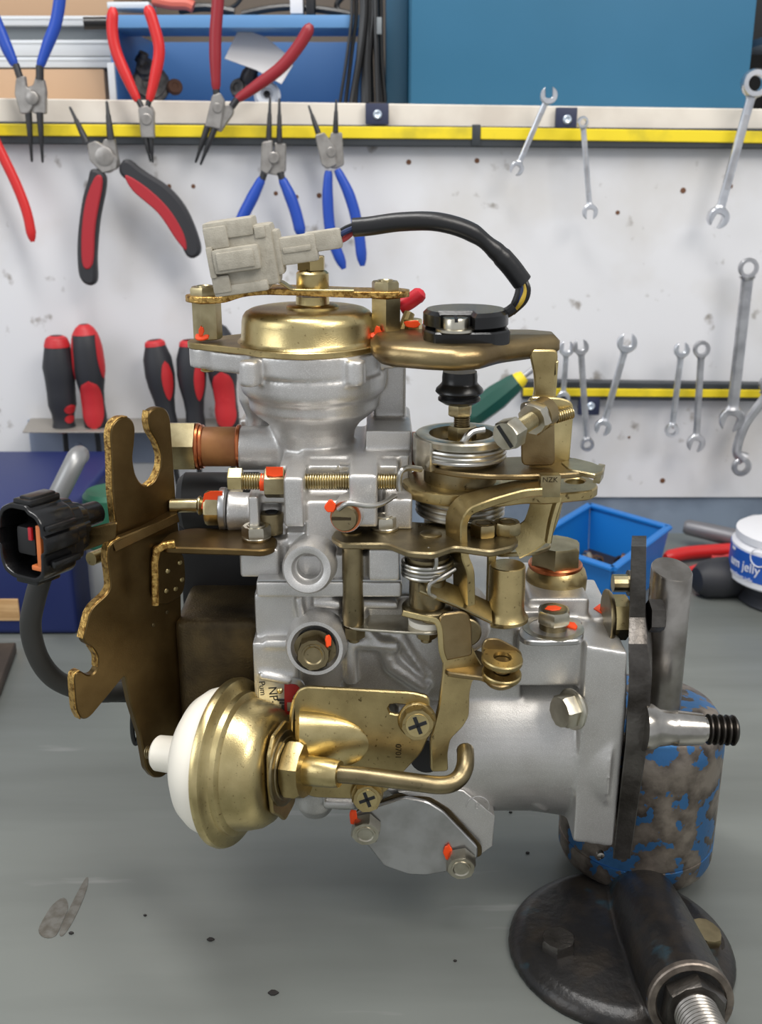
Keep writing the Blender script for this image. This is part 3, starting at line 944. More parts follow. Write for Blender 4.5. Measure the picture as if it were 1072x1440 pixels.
# ================================================================== THE FUEL INJECTION PUMP (one thing, bolted to the vise)
pump = thing('fuel_injection_pump', 'rebuilt aluminium diesel fuel injection pump with gold brackets bolted to the vise', 'fuel pump', (0.03, 0.0, 0.03))
def part(name, bm, m, parent=None, ang=35, label=None):
    o = finish(name, bm, m, parent or pump, ang)
    if label:
        o['label'] = label
    return o
def bolt(name, c, axis, h, r, m, rot=0.0, washer=None, paint=None, recess=None, parent=None, label=None, dome=False):
    """hex head with washer face; recess = radius of a dish in the top"""
    bm = new_bm()
    a = V(axis).normalized()
    t0 = 0.0
    if washer:
        lathe(bm, c, a, [(0, washer * .97), (.0004, washer), (.0012, washer), (.0016, washer * .96)], 28)
        t0 = .0014
    hexprism(bm, V(c) + a * t0, a, h, r, rot)
    if recess:
        lathe(bm, V(c) + a * (t0 + h), a, [(-.0001, recess), (.0006, recess * .97), (.0006, recess * .82), (.0001, recess * .7), (.0001, 0)], 24)
    o = part(name, bm, m, parent, 30, label)
    return o
def cross_recess(c, axis, r, parent, m='ink'):
    a, u, v = frame(axis)
    bm = new_bm()
    k = .35
    for d, e in ((u, v), (v, u)):
        dd = (u * math.cos(k) + v * math.sin(k)) if d is u else (v * math.cos(k) - u * math.sin(k))
        ee = a.cross(dd)
        obox(bm, V(c), dd, ee, a, r * 2, r * .42, .0006, .0001, 1)
    return finish('cross_recess', bm, m, parent)
def blob(px, py, Y, rx, ry, parent, n=None, name='paint_dab', dz=.0006, seed=0):
    """a dab of orange sealing paint sitting on a surface"""
    rr = random.Random(seed + px)
    n = V(n or (0, -1, 0)).normalized()
    o = P(px, py, Y)
    pts = []
    for i in range(14):
        an = 2 * math.pi * i / 14
        k = rr.uniform(.82, 1.12)
        pts.append(PP(px + rx * k * math.cos(an), py + ry * k * math.sin(an), o + n * dz, n))
    bm = new_bm(); plate(bm, cr(pts, 2, True), n, dz + .0008, .0003)
    return lab(finish(name, bm, 'orange', parent), 'orange sealing paint dab')
AX, AY, AZ = V((1, 0, 0)), V((0, 1, 0)), V((0, 0, 1))

# ------------------------------------------------------------------ upper casting: governor cover with bowl
YC = 0.020          # centre plane of the diaphragm stack
hb = new_bm()
zf1 = P(432, 487, YC).z; zf0 = P(432, 516, YC).z          # flange plate of the cover
cx = P(432, 487, YC).x; s0 = S(432, 490, YC)
vlathe(hb, 434, YC, [(486, 104), (514, 104)], 48)
for ex, er in ((293, 27), (541, 27)):
    vlathe(hb, ex, YC - .002, [(486, er), (514, er)], 28)
def zprism(bm, pts, z0, z1):
    return plate(bm, [V((x, y, z1)) for x, y in pts], AZ, z1 - z0, .0004)
xe0, xe1 = P(293, 487, YC).x, P(541, 487, YC).x
zprism(hb, [(xe0, YC - 27 * s0), (cx - .015, YC - 85 * s0), (cx - .015, YC + 85 * s0), (xe0, YC + 25 * s0)], zf0, zf1)
zprism(hb, [(xe1, YC - 27 * s0), (xe1, YC + 25 * s0), (cx + .015, YC + 85 * s0), (cx + .015, YC - 85 * s0)], zf0, zf1)
# small screw lugs round the flange
for lx in (350, 500):
    p = P(lx, 500, YC - 93 * s0 if lx == 350 else YC - 88 * s0)
    lathe(hb, (p.x, p.y, zf0 - .003), AZ, [(0, 14 * s0), (zf1 - zf0 + .002, 14 * s0)], 16)
vlathe(hb, 440, YC, [(505, 98), (518, 98), (521, 103), (540, 102), (548, 99), (553, 92), (560, 91), (570, 90), (578, 82), (590, 66), (602, 58), (620, 55), (700, 55)], 48)
pbox(hb, 526, 512, 571, 600, .028, .065)
vlathe(hb, 366, YC + .026, [(510, 32), (560, 32), (585, 22), (640, 20)], 24)
pbox(hb, 338, 590, 400, 660, .045, .07)
lathe(hb, P(337, 630, YC), AX, [(0, 31 * S(337, 630, YC)), (.035, 31 * S(337, 630, YC))], 32)
pbox(hb, 424, 640, 576, 730, -.008, .055)
pbox(hb, 515, 606, 580, 700, .000, .055)
lathe(hb, P(560, 632, .012), AX, [(0, 24 * s0), (20 * s0, 24 * s0)], 24)
pbox(hb, 395, 655, 560, 815, -.020, .055)
pbox(hb, 430, 705, 500, 815, -.036, .01)
# arched ears carrying the idle stop screw
def ear(bm, x0, x1, y0, y1, Yf, Yb):
    pbox(bm, x0, y0, x1, y1, Yf, Yb)
ear(hb, 399, 427, 672, 742, -.046, -.004)
ear(hb, 491, 531, 668, 742, -.046, -.004)
pbox(hb, 500, 650, 560, 705, -.014, .02)
pbox(hb, 541, 702, 580, 745, -.034, .02)
# rear cylinder with yoke (left)
s1 = S(330, 718, -.008)
lathe(hb, P(322, 720, -.008), AX, [(0, 30 * s1), (30 * s1, 27 * s1), (90 * s1, 27 * s1)], 32)
pbox(hb, 350, 698, 364, 752, -.030, .005)
pbox(hb, 350, 694, 404, 708, -.022, .01)
pbox(hb, 362, 735, 404, 760, -.022, .01)
# bracket pads
pbox(hb, 337, 772, 392, 812, -.040, .005)
pbox(hb, 380, 760, 408, 800, -.030, .01)
pbox(hb, 519, 772, 562, 818, -.052, .00)
pbox(hb, 404, 780, 562, 817, -.0455, .05)
pbox(hb, 404, 748, 562, 800, -.030, .05)
cover_mesh = remesh(hb, .0011, 5)
part_cover = finish_mesh('governor_cover', cover_mesh, 'cast', pump, None)

# ------------------------------------------------------------------ lower casting: pump housing
hb = new_bm()
pbox(hb, 360, 818, 566, 840, -.048, .055)
pbox(hb, 361, 836, 480, 1010, -.040, .055)
pbox(hb, 357, 905, 420, 1000, -.046, .05)
pbox(hb, 470, 836, 640, 985, -.036, .055)
pbox(hb, 520, 850, 735, 990, -.026, .055)
s2 = S(700, 1000, -.02)
e0, e1 = [PITCH + math.atan((py - 720) / F_PX) for py in (905, 1140)]
dist_ = (0.006 - CAM.y) / math.cos((e0 + e1) / 2)
R = dist_ * math.sin((e1 - e0) / 2)
zc = CAM.z - (0.006 - CAM.y) * math.tan((e0 + e1) / 2)
lathe(hb, V((P(560, 1000, -.04).x, .006, zc)), AX, [(0, R * .97), (.05, R), (.075, R * 1.0), (.098, R * 1.07), (.112, R * 1.16)], 64)
lathe(hb, V((P(380, 1060, .0).x, .006, zc - .004)), AX, [(0, R * .8), (.07, R * .82)], 48)
# ribs and raised webs on the front
def rib(pts, w, Y):
    tube(hb, [P(x, y, Y) for x, y in pts], w * S(*pts[0], Y), 10)
rib([(478, 870), (492, 905), (495, 960)], 10, -.0395)
rib([(484, 902), (560, 908)], 10, -.0385)
rib([(505, 850), (510, 880), (530, 905)], 10, -.0385)
rib([(540, 905), (552, 935), (600, 968)], 12, -.0365)
rib([(556, 880), (575, 915), (600, 950)], 11, -.0345)
rib([(470, 846), (560, 850)], 8, -.0395)
rib([(372, 905), (420, 905)], 8, -.044)
rib([(420, 842), (426, 880)], 6, -.043)
rib([(440, 846), (480, 850)], 8, -.043)
rib([(366, 950), (410, 958)], 6, -.047)
rib([(700, 948), (760, 930), (815, 938)], 20, -.024)
rib([(750, 1118), (795, 1085), (830, 1050)], 30, -.022)
# collar for the lever shaft at (655, 890)
lathe(hb, P(652, 885, -.046), (0, 1, -.05), [(0, 36 * s2), (.03, 40 * s2)], 32)
# top block with plug pad, and delivery block behind it
pbox(hb, 728, 898, 822, 965, -.036, .01)
pbox(hb, 690, 860, 760, 930, -.015, .03)
pbox(hb, 742, 842, 828, 905, -.010, .045)
pbox(hb, 824, 868, 862, 912, -.010, .045)
# flange to the vise plate
pprism(hb, [(825, 908), (883, 918), (882, 1000), (863, 1192), (806, 1184), (818, 1000)], -.0445, .02)
# lower lug with timing cover seat
w = [(540, 1108), (640, 1112), (694, 1148), (690, 1192), (668, 1204), (600, 1170)]
pprism(hb, w, -.036, .0)
pprism(hb, [(430, 1080), (660, 1080), (690, 1138), (470, 1140)], -.026, .03)
lathe(hb, P(443, 1085, -.012), (0, 0, -1), [(0, 34 * s2), (.020, 30 * s2), (.0265, 20 * s2)], 28)
rib([(455, 1128), (500, 1130)], 9, -.026)
house_mesh = remesh(hb, .0012, 5)
finish_mesh('pump_housing', house_mesh, 'cast', pump, None)
# gasket line between the castings
bm = new_bm(); pbox(bm, 362, 815.5, 564, 818, -.0478, .05, .0002); part('gasket', bm, 'machined')

# open threaded port and recessed plug boss on the front
def port(name, px, py, Yf, axis, ro, ri, depth, back, m='machined'):
    s = S(px, py, Yf)
    bm = new_bm()
    a = V(axis).normalized()
    ring_lathe(bm, P(px, py, Yf), -a, [(0.0012, ro * .92 * s), (0, ro * s * 1.0 - .0012), (-.0000, ro * .8 * s), (.001, ri * 1.28 * s), (.004, ri * 1.22 * s), (.0055, ri * 1.12 * s), (.0062, ri * s), (depth, ri * s), (depth + .001, ri * s * .5), (depth + .003, .0008), (back, .001), (back, ro * 1.12 * s), (.003, ro * s)], 44)
    return part(name, bm, m, None, 40)
port('threaded_port', 432, 801, -.058, (-.08, -1, .16), 37, 18, .016, .036, 'cast')
port('plug_boss', 443, 912, -.056, (-.05, -1, .10), 43, 28, .009, .03, 'cast')
a = V((-.05, -1, .10)).normalized()
c = P(443, 914, -.0500)
bm = new_bm(); lathe(bm, c, a, [(0, 29 * s1), (.001, 29 * s1), (.001, 24 * s1)], 28); w_ = part('sealing_washer', bm, 'olive')
b_ = bolt('plug_bolt', c + a * .0005, a, .0072, 24 * s1, 'olive', .3, recess=16 * s1)
blob(463, 901, -.0555, 4, 9, b_, n=(.6, -.7, .3))

# ------------------------------------------------------------------ boost diaphragm stack on the cover
bm = new_bm()
s = s0
zt = P(434, 478, YC).z; zb = zf1
def cap_outline(k, n=40):
    """plan of the cover plate: disc with two ears"""
    out = []
    for i in range(n):
        an = 2 * math.pi * i / n
        x = cx + k * 106 * s0 * math.cos(an); y = YC + k * 106 * s0 * math.sin(an)
        out.append(V((x, y, zt)))
    pts = [p for p in out if abs(p.x - cx) < 86 * s0]
    return pts
front = [V((cx + 106 * s0 * math.cos(math.radians(d)), YC + 106 * s0 * math.sin(math.radians(d)), zt)) for d in range(-138, -41, 8)]
right_ear = [V((xe1 + 28 * s0 * math.cos(math.radians(d)), YC - .002 + 28 * s0 * math.sin(math.radians(d)), zt)) for d in range(-80, 81, 20)]
back = [V((cx + 106 * s0 * math.cos(math.radians(d)), YC + 106 * s0 * math.sin(math.radians(d)), zt)) for d in range(42, 139, 8)]
left_ear = [V((xe0 + 28 * s0 * math.cos(math.radians(d)), YC - .002 + 28 * s0 * math.sin(math.radians(d)), zt)) for d in range(100, 261, 20)]
plate(bm, front + right_ear + back + left_ear, AZ, zt - zb, .0005)
part('cover_plate', bm, 'gold')
bm = new_bm()
vlathe(bm, 434, YC, [(479, 101), (476, 97), (472, 94), (450, 93), (443, 91.5), (438, 88), (434.5, 82), (433, 75), (432.5, 60), (432.5, 0)], 56)
part('diaphragm_cap', bm, 'goldbright')
bm = new_bm(); vlathe(bm, 440, YC, [(434, 37), (430, 37), (428, 34), (427, 24), (416, 23), (416, 0)], 36); part('centre_boss', bm, 'goldbright')
# the long strap over the stack, with a step down at its left end
Yst = YC - .0022
zc_ = .0035
def st(px, py): return P(px, py, Yst)
mid = [st(284, 419), st(318, 419), st(345, 409.5), st(372, 407), st(420, 408), st(500, 411.5), st(545, 412)]
path = fillet(mid, .004, 4, False)
# strap as plan-shaped plate: rounded ends made by narrowing the sweep
Lp = [st(262, 419)] + path + [st(576, 412)]
ks = []
nL = len(Lp)
bm = new_bm()
fine = []
for p, q in zip(Lp, Lp[1:]):
    m_ = max(1, int((q - p).length / .002))
    for i in range(m_):
        fine.append(p + (q - p) * i / m_)
fine.append(Lp[-1])
rings = []
wd = .0098
for i, p in enumerate(fine):
    dl = (p - fine[0]).length; dr = (p - fine[-1]).length
    k = 1.0
    for dd in (dl, dr):
        if dd < wd:
            k = min(k, math.sqrt(max(.06, 1 - ((wd - dd) / wd) ** 2)))
    w_ = wd * k
    h_ = .0016
    rings.append([p + V((0, -w_ + .0004, h_)), p + V((0, w_ - .0004, h_)), p + V((0, w_, h_ - .0004)), p + V((0, w_, -h_ + .0004)), p + V((0, w_ - .0004, -h_)), p + V((0, -w_ + .0004, -h_)), p + V((0, -w_, -h_ + .0004)), p + V((0, -w_, h_ - .0004))])
add_rings(bm, rings)
part('top_strap', bm, 'bronzeedge', None, 40)
# standoffs and bolts through the strap
def standoff(px, y0, y1, hw, Y, rot, hx, hy0, hy1, hhw):
    s = S(px, y0, Y)
    bm = new_bm()
    zt_, zb_ = P(px, y0, Y).z, P(px, y1, Y).z
    c = V((P(px, y1, Y).x, Y, zb_))
    hexprism(bm, c, AZ, zt_ - zb_, hw * s, rot, .06, both=True)
    so = part('standoff', bm, 'zincgold', None, 30)
    c2 = V((P(hx, hy1, Y).x, Y, P(hx, hy1, Y).z))
    bolt('strap_bolt', c2, AZ, P(hx, hy0, Y).z - c2.z, hhw * s, 'zincgold', rot + .2, recess=hhw * s * .55)
    return so
so = standoff(293, 424, 476, 20.5, Yst, .28, 289, 403, 416, 22)
blob(284, 473, Yst - .0068, 11, 5, so, n=(0, -.8, .6)); blob(283, 466, Yst - .0072, 4, 7, so)
so = standoff(543, 417, 474, 23, Yst, .52, 542, 395, 409, 20)
blob(538, 471, Yst - .0085, 16, 6, so, n=(0, -.7, .7)); blob(531, 466, Yst - .0085, 5, 8, so)
bm = new_bm(); p = P(292, 514, YC - .002); lathe(bm, p, (0, 0, -1), thread_prof(-.002, .003, 10 * s0, .0011), 20); part('bolt_tip', bm, 'gold')
# centre adjuster on the strap
bm = new_bm(); vlathe(bm, 440, YC - .003, [(407, 22), (405, 23), (384, 23), (381, 20), (378, 14), (378, 0)], 32); part('adjuster_cap', bm, 'goldbright')
p = P(438, 379, YC - .003); bm = new_bm(); hexprism(bm, p, AZ, .0068, 20.5 * s0, .5, .08); part('adjuster_nut', bm, 'gold', None, 30)
# thin clip strip
bm = new_bm()
Ycl = YC - .008
sweep(bm, fillet([P(384, 395, Ycl), P(396, 396, Ycl), P(411, 406.5, Ycl), P(498, 407.5, Ycl)], .002, 4, False), rectprof(.010, .0011, .0003), up=AZ)
part('connector_clip', bm, 'goldbright')
# red capped stub and brass fitting behind the right standoff
bm = new_bm(); tube(bm, cr([P(562, 432, .03), P(575, 425, .03), P(586, 417, .03), P(590, 414, .03)], 5), 11 * s0, 14, None)
lathe(bm, P(588, 416, .03), AZ + AX, [(-.001, 11 * s0), (.002, 10 * s0), (.0034, 6 * s0), (.004, 0)], 14); part('red_cap', bm, 'redrubber')
p = P(579, 470, .024); bm = new_bm(); hexprism(bm, p, AZ, .008, 15 * s0, .2); o = part('small_fitting', bm, 'goldbright', None, 30); blob(580, 456, .017, 12, 5, o)
bm = new_bm(); tube(bm, [P(566, 466, .022), P(576, 440, .026)], 8 * s0, 10); part('fitting_stub', bm, 'gold')

# ------------------------------------------------------------------ grey connector, wiring and sleeve
Yk = -.002
a0, b0 = P(300, 364, Yk), P(398, 350, Yk)
kx = (b0 - a0).normalized(); ky = V((0, 1, 0)); kz = kx.cross(ky) * -1
kz = V((-kx.z, 0, kx.x)); ky = kz.cross(kx)
sk = S(340, 360, Yk)
g = thing  # alias kept short
conn = new_bm()
def kb(bm, x0, x1, y0, y1, z0, z1, b=.0008):
    c = a0 + kx * ((x0 + x1) / 2 * sk) + ky * ((y0 + y1) / 2 * sk) + kz * ((z0 + z1) / 2 * sk)
    obox(bm, c, kx, ky, kz, (x1 - x0) * sk, (y1 - y0) * sk, (z1 - z0) * sk, b)
bm = new_bm()
kb(bm, 0, 90, -24, 34, -45, 38, .0022)          # main shell
kb(bm, -3, 66, -28, 36, 26, 50, .0014)
kb(bm, -3, 30, -30, 36, 14, 44, .0010)
kb(bm, -3, 74, -28, 36, -51, -36, .0014)
kb(bm, -3, 22, -30, 36, -46, -22, .0010)
kb(bm, 84, 98, -18, 28, -34, 28, .002)
kb(bm, 66, 82, -27, 0, 20, 36, .0012)
connector = part('connector_body', bm, 'greyplastic', None, 30)
bm = new_bm(); kb(bm, 4, 70, -37, -20, -20, 14, .0020); kb(bm, 10, 62, -39, -34, -15, 9, .0008); kb(bm, -3, 6, -34, -20, -24, 18, .0008); finish('locking_tab', bm, 'greyplastic', connector)
bm = new_bm(); kb(bm, 90, 148, -15, 15, -22, 16, .0016); kb(bm, 132, 184, -13, 13, -10, 18, .002); kb(bm, 100, 140, -17, 14, -6, 2, .0008); finish('wire_housing', bm, 'greyplastic', connector)
bm = new_bm(); kb(bm, -4, 2, -22, 30, -38, -22, .0004); kb(bm, -4, 2, -22, 30, 24, 42, .0004); finish('socket_face', bm, 'greyplastic', connector)
# sleeve
Yw = -.002
slp = cr([P(497, 320, Yw), P(520, 318, Yw - .001), (P(565, 312, Yw - .002)), P(615, 312, Yw - .002), P(660, 325, Yw), P(692, 348, Yw + .001), P(716, 372, Yw + .002), P(735, 397, Yw + .003)], 7)
n = len(slp); ss = S(600, 330, Yw)
rad = [13.2 * ss] * n
for i in range(n):
    f = i / (n - 1)
    if .60 < f < .74: rad[i] = ss * (13.2 - 2.2 * math.sin((f - .60) / .14 * math.pi))
    if f > .78: rad[i] = ss * 14.5
bm = new_bm(); sweep(bm, slp, circ(1, 18), radii=rad); sleeve = part('cable_sleeve', bm, 'sleeve')
for i, (m_, pts) in enumerate([('wireblue', [(474, 333), (486, 326), (500, 320)]), ('wirered', [(474, 340), (486, 335), (500, 323)]), ('rubber', [(474, 329), (487, 321), (500, 316)])]):
    bm = new_bm(); tube(bm, cr([P(x, y, Yw - .002 + .002 * i) for x, y in pts], 5), 4 * ss, 8); part('wire', bm, m_)
for i, (m_, dx) in enumerate([('rubber', -6), ('wireyellow', 3), ('wireblue', -1), ('rubber', 8)]):
    bm = new_bm(); tube(bm, cr([P(732 + dx * .8, 394, Yw + .002), P(735 + dx, 408, Yw + .001), P(730 + dx, 424, Yw + .0005 * i), P(718 + dx * .4, 440, Yw + .003)], 6), 4.2 * ss, 8); part('wire', bm, m_)

# ------------------------------------------------------------------ throttle position sensor
YS = -.006
bm = new_bm()
sS = S(655, 450, YS)
zA, zB, zC = P(655, 434, YS).z, P(655, 459, YS).z, P(655, 482, YS).z
xs = P(655, 450, YS).x
def splan(pts, z): return [V((xs + x * sS, YS + y * sS, z)) for x, y in pts]
up_out = []
for i in range(40):
    an = 2 * math.pi * i / 40
    x, y = 60 * math.cos(an), 58 * math.sin(an)
    y = max(y, -44)
    up_out.append((x, y))
ledge = [(-60, -30), (-46, -58), (34, -58), (60, -34), (60, 40), (30, 60), (-30, 60), (-60, 40)]
plate(bm, fillet(splan(ledge, zB), 5 * sS, 3), AZ, zB - zC, .0008)
top = [(60 * math.cos(2 * math.pi * i / 44), 58 * math.sin(2 * math.pi * i / 44)) for i in range(44)]
# upper drum with a notch for the front screw
drum = []
for x, y in top:
    if y < -30 and -38 < x < 6:
        continue
    drum.append((x, y))
# insert notch corners in order
k_ = next(i for i, (x, y) in enumerate(drum) if y < 0 and x >= 6 and drum[i - 1][0] <= -38) if any(True for i, (x, y) in enumerate(drum) if y < 0 and x >= 6 and drum[i - 1][0] <= -38) else None
if k_ is not None:
    drum[k_:k_] = [(-38, -46), (-36, -26), (4, -26), (6, -50)]
plate(bm, splan(drum, zA), AZ, zA - zB + .0003, .0018)
sensor = part('position_sensor', bm, 'black', None, 30)
p = V((xs - 17 * sS, YS - 40 * sS, zB))
bm = new_bm(); lathe(bm, p, AZ, [(0, 27 * sS), (.0012, 27 * sS), (.0014, 25 * sS)], 28); finish('washer', bm, 'zinc', sensor)
bm = new_bm(); lathe(bm, p + AZ * .0014, AZ, [(0, 18.5 * sS), (.0042, 18.5 * sS), (.005, 17 * sS), (.005, 0)], 28); sc = finish('screw', bm, 'zinc', sensor)
bm = new_bm(); obox(bm, p + AZ * .0058, (0, 1, 0), (-1, 0, 0), (0, 0, 1), 37 * sS, .0016, .0018, 0); finish('cable_gland', bm, 'ink', sensor).name = 'screw_slot'
bm = new_bm(); tube(bm, [P(700, 446, YS), P(716, 438, YS), P(724, 432, YS)], 8 * sS, 10); finish('cable_gland', bm, 'black', sensor)
# its carrier: thick plate with rolled rim and a leg on the right
zP0 = P(650, 522, -.040).z; zP1 = P(650, 489, -.038).z
pl = [(521, 503), (526, 512), (545, 517), (600, 522), (640, 524), (680, 521), (710, 512), (788, 501)]
fr = [PZ(x, y, zP0) for x, y in pl]
fr = [V((p.x, max(p.y, -.043), zP1)) for p in fr]
xr = fr[-1].x
outl = fillet(fr, .004, 3, False) + [V((xr, .012, zP1)), V((xr - .012, .020, zP1)), V((fr[0].x + .014, .022, zP1)), V((fr[0].x, .008, zP1))]
bm = new_bm(); plate(bm, fillet(outl, .003, 3), AZ, zP1 - zP0, .0032)
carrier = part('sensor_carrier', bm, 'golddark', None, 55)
Yl = -.012
lg = [(744, 492), (785, 492), (784, 545), (779, 562), (778, 640), (742, 640), (742, 575), (752, 555), (752, 530)]
bm = new_bm(); plate(bm, fillet([P(x, y, Yl) for x, y in lg], .003, 3), (0, -1, 0), .004, .0008); finish('carrier_leg', bm, 'gold', carrier)
bm = new_bm(); plate(bm, [P(x, y, Yl) for x, y in [(779, 508), (786, 508), (782, 560), (776, 560)]], (0, -1, 0), .016, .0006); finish('leg_flange', bm, 'goldbright', carrier)
# boot, nuts and stud below
bm = new_bm(); vlathe(bm, 647, YS, [(522, 24), (529, 25), (537, 25), (540, 27), (546, 33), (550, 34), (553, 31), (556, 27), (559, 30), (562, 30), (567, 22), (568, 0)], 36); part('rubber_boot', bm, 'rubber')
p = P(647, 584, YS); bm = new_bm(); hexprism(bm, p, AZ, .0058, 18 * sS, .3, both=True); part('lock_nut', bm, 'zincgold', None, 30)
bm = new_bm(); c_, pr_ = vprof(649, YS, [(628, 12), (580, 12)]); lathe(bm, c_, AZ, thread_prof(0, pr_[1][0], 12 * sS, .0011), 20); part('sensor_stud', bm, 'olive')
p = P(650, 618, YS); bm = new_bm(); hexprism(bm, p, AZ, .0075, 21 * sS, .1, both=True); part('stud_nut', bm, 'zincgold', None, 30)

# ------------------------------------------------------------------ throttle shaft: ring, springs, levers
YT2 = -.010
sT = S(650, 640, YT2)
cT = V((P(648, 640, YT2).x, YT2, 0))
def zT(y): return P(648, y, YT2).z
bm = new_bm()
ring_lathe(bm, V((cT.x, YT2, zT(618))), AZ, [(0, 64 * sT), (zT(611) - zT(618), 65 * sT), (zT(608.5) - zT(618), 63 * sT), (zT(607.5) - zT(618), 54 * sT), (zT(609) - zT(618), 45 * sT), (zT(636) - zT(618), 43 * sT), (zT(636) - zT(618), 58 * sT), (zT(619) - zT(618), 59 * sT)], 48)
ringo = part('spring_retainer', bm, 'zinc')
bm = new_bm()
hexprism(bm, V((cT.x - 4 * sT, YT2 + .002, zT(650))), AZ, zT(612) - zT(650), 66 * sT, .45, .03, n=8)
# keep only an outer shell look: slightly lower than the ring, open spring shows below
bm2 = new_bm()
for an0 in (math.radians(188), math.radians(215)):
    u_ = V((math.cos(an0), math.sin(an0), 0)); v_ = V((-u_.y, u_.x, 0))
    obox(bm2, V((cT.x, YT2, zT(630))) + u_ * (60 * sT), u_, v_, AZ, 12 * sT, 30 * sT, zT(613) - zT(653), .0004)
bm.free(); part('retainer_flat', bm2, 'zinc')
bm = new_bm(); lathe(bm, V((cT.x, YT2, zT(740))), AZ, [(0, 50 * sT), (zT(640) - zT(740), 52 * sT)], 36); part('spring_drum', bm, 'olive')
bm = new_bm(); lathe(bm, V((cT.x, YT2, zT(628))), AZ, [(0, 42 * sT), (.0002, 42 * sT), (.0002, 0)], 30); part('drum_floor', bm, 'gold')
bm = new_bm(); helix(bm, V((cT.x, YT2, 0)), AZ, 61 * sT, zT(622), zT(640), 3, 3.6 * sT, 8, 32, 1.2); part('return_spring', bm, 'spring')
bm = new_bm(); helix(bm, V((cT.x + 1 * sT, YT2, 0)), AZ, 60 * sT, zT(684), zT(720), 5, 4.2 * sT, 8, 32, 1.0); part('return_spring', bm, 'spring')
# spring hooks
bm = new_bm(); Yh = YT2 - 50 * sT
tube(bm, cr([P(642, 632, Yh), P(652, 622, Yh + .001), P(658, 613, Yh + .002), P(666, 607, Yh + .004), P(681, 604, Yh + .006)], 6), 5 * sT, 10)
tube(bm, cr([P(704, 622, Yh + .008), P(690, 628, Yh + .002), P(668, 630, Yh), P(641, 625, Yh)], 6), 2.6 * sT, 8)
part('spring_hook', bm, 'spring')
bm = new_bm(); tube(bm, cr([P(592, 660, -.025), P(575, 658, -.03), P(564, 663, -.034), P(561, 678, -.034), P(562, 690, -.034)], 6), 4.2 * sT, 10); part('spring_hook', bm, 'spring')
# copper washers on the shaft cap
bm = new_bm(); ring_lathe(bm, P(580, 633, .012), AX, [(0, 10 * sT), (0, 27 * sT), (.0022, 27 * sT), (.0022, 10 * sT)], 30); part('copper_washer', bm, 'copper')

# levers on the shaft: two stacked horizontal plates with the drop arm
zU = zT(646)
bm = new_bm()
up = [(598, 651), (640, 652), (700, 655), (770, 650), (800, 640), (820, 648), (838, 662), (830, 668), (800, 672), (760, 672), (700, 672), (650, 670), (600, 660)]
up = [(597, 650), (650, 648), (720, 642), (790, 640), (812, 645), (826, 658), (822, 664), (794, 666), (740, 668), (690, 668), (640, 664), (604, 657)]
zplate(bm, up, zU, .0028, .0007, .004)
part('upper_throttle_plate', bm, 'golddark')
bm = new_bm()
zplate(bm, [(788, 650), (806, 643), (834, 650), (850, 657), (849, 662), (838, 667), (818, 663), (800, 660)], zU + .0006, .0026, .0006, .002)
dF = V((.93, -.35, -.1)).normalized(); dG = V((.35, .93, 0)).normalized()
obox(bm, P(843, 666, -.022), dF, dG, dF.cross(dG), .0035, .011, .0075, .0006)
part('plate_finger', bm, 'zincgold')
zL = zT(679)
bm = new_bm()
lw = [(578, 676), (600, 668), (690, 664), (760, 664), (815, 664), (838, 676), (842, 684), (832, 690), (770, 696), (740, 695), (700, 700), (640, 700), (596, 692)]
hole = ell(809, 676, 14, 4.6, 16)
zplate(bm, lw, zL, .0052, .0008, .003, [hole])
lever = part('throttle_lever', bm, 'gold')
lab(lever, 'gold throttle lever with round hole at its end')
bm = new_bm(); vlathe(bm, 636, YT2, [(690, 70), (687, 71), (676, 70), (674, 66), (674, 0)], 40); part('lever_disc', bm, 'gold')
bm = new_bm(); pbox(bm, 760, 669, 789, 700, -.046, -.040, .0008); tab = part('stop_tab', bm, 'zincgold')
me = text_mesh('NZK', .0036, P(774, 675, -.0462), AX, AZ, .00015); finish_mesh('stamped_letters', me, 'stamp', tab)
# drop arm: edge-on strip that runs left, then down with a jog
Ya = -.052
arm = [(770, 690), (740, 692), (690, 706), (662, 716), (651, 733), (651, 758), (653, 785), (661, 802), (662, 850)]
bm = new_bm()
ap = fillet([P(x, y, Ya + (.006 if i < 2 else 0)) for i, (x, y) in enumerate(arm)], .005, 4, False)
side = V((-.5, 1, 0)).normalized()
tang_up = []
for i in range(len(ap)):
    tang_up.append((ap[min(i + 1, len(ap) - 1)] - ap[max(i - 1, 0)]).normalized().cross(side).normalized())
sweep(bm, [p + side * .006 for p in ap], rectprof(.015, .0042, .0006), updirs=tang_up)
part('drop_arm', bm, 'gold')

# ------------------------------------------------------------------ screw bracket right of the shaft
Yb = -.014
bm = new_bm(); plate(bm, fillet([P(x, y, Yb - .012) for x, y in [(734, 655), (733, 592), (740, 584), (772, 580), (780, 590), (781, 655)]], .003, 3), (0, -1, 0), .003, .0006); part('screw_bracket', bm, 'golddark')
bm = new_bm(); plate(bm, fillet([P(x, y, Yb) for x, y in [(742, 566), (748, 558), (790, 560), (806, 566), (807, 580), (801, 652), (745, 652)]], .003, 3), (0, -1, 0), .003, .0006); part('bracket_plate', bm, 'goldbright')
dS = V((.62, .76, .15)).normalized()
h0 = P(712, 613, -.050)
sB = S(720, 610, -.045)
bm = new_bm(); hexprism(bm, h0 + dS * .007, -dS, .008, 23 * sB, .3); scr = part('stop_screw', bm, 'zinc', None, 30)
a_, u_, v_ = frame(dS); sl_ = (u_ * .6 + v_ * .8).normalized()
bm = new_bm(); obox(bm, h0 - dS * .0008, sl_, a_.cross(sl_), a_, 36 * sB, .0018, .0012, 0); finish('screw_slot', bm, 'ink', scr)
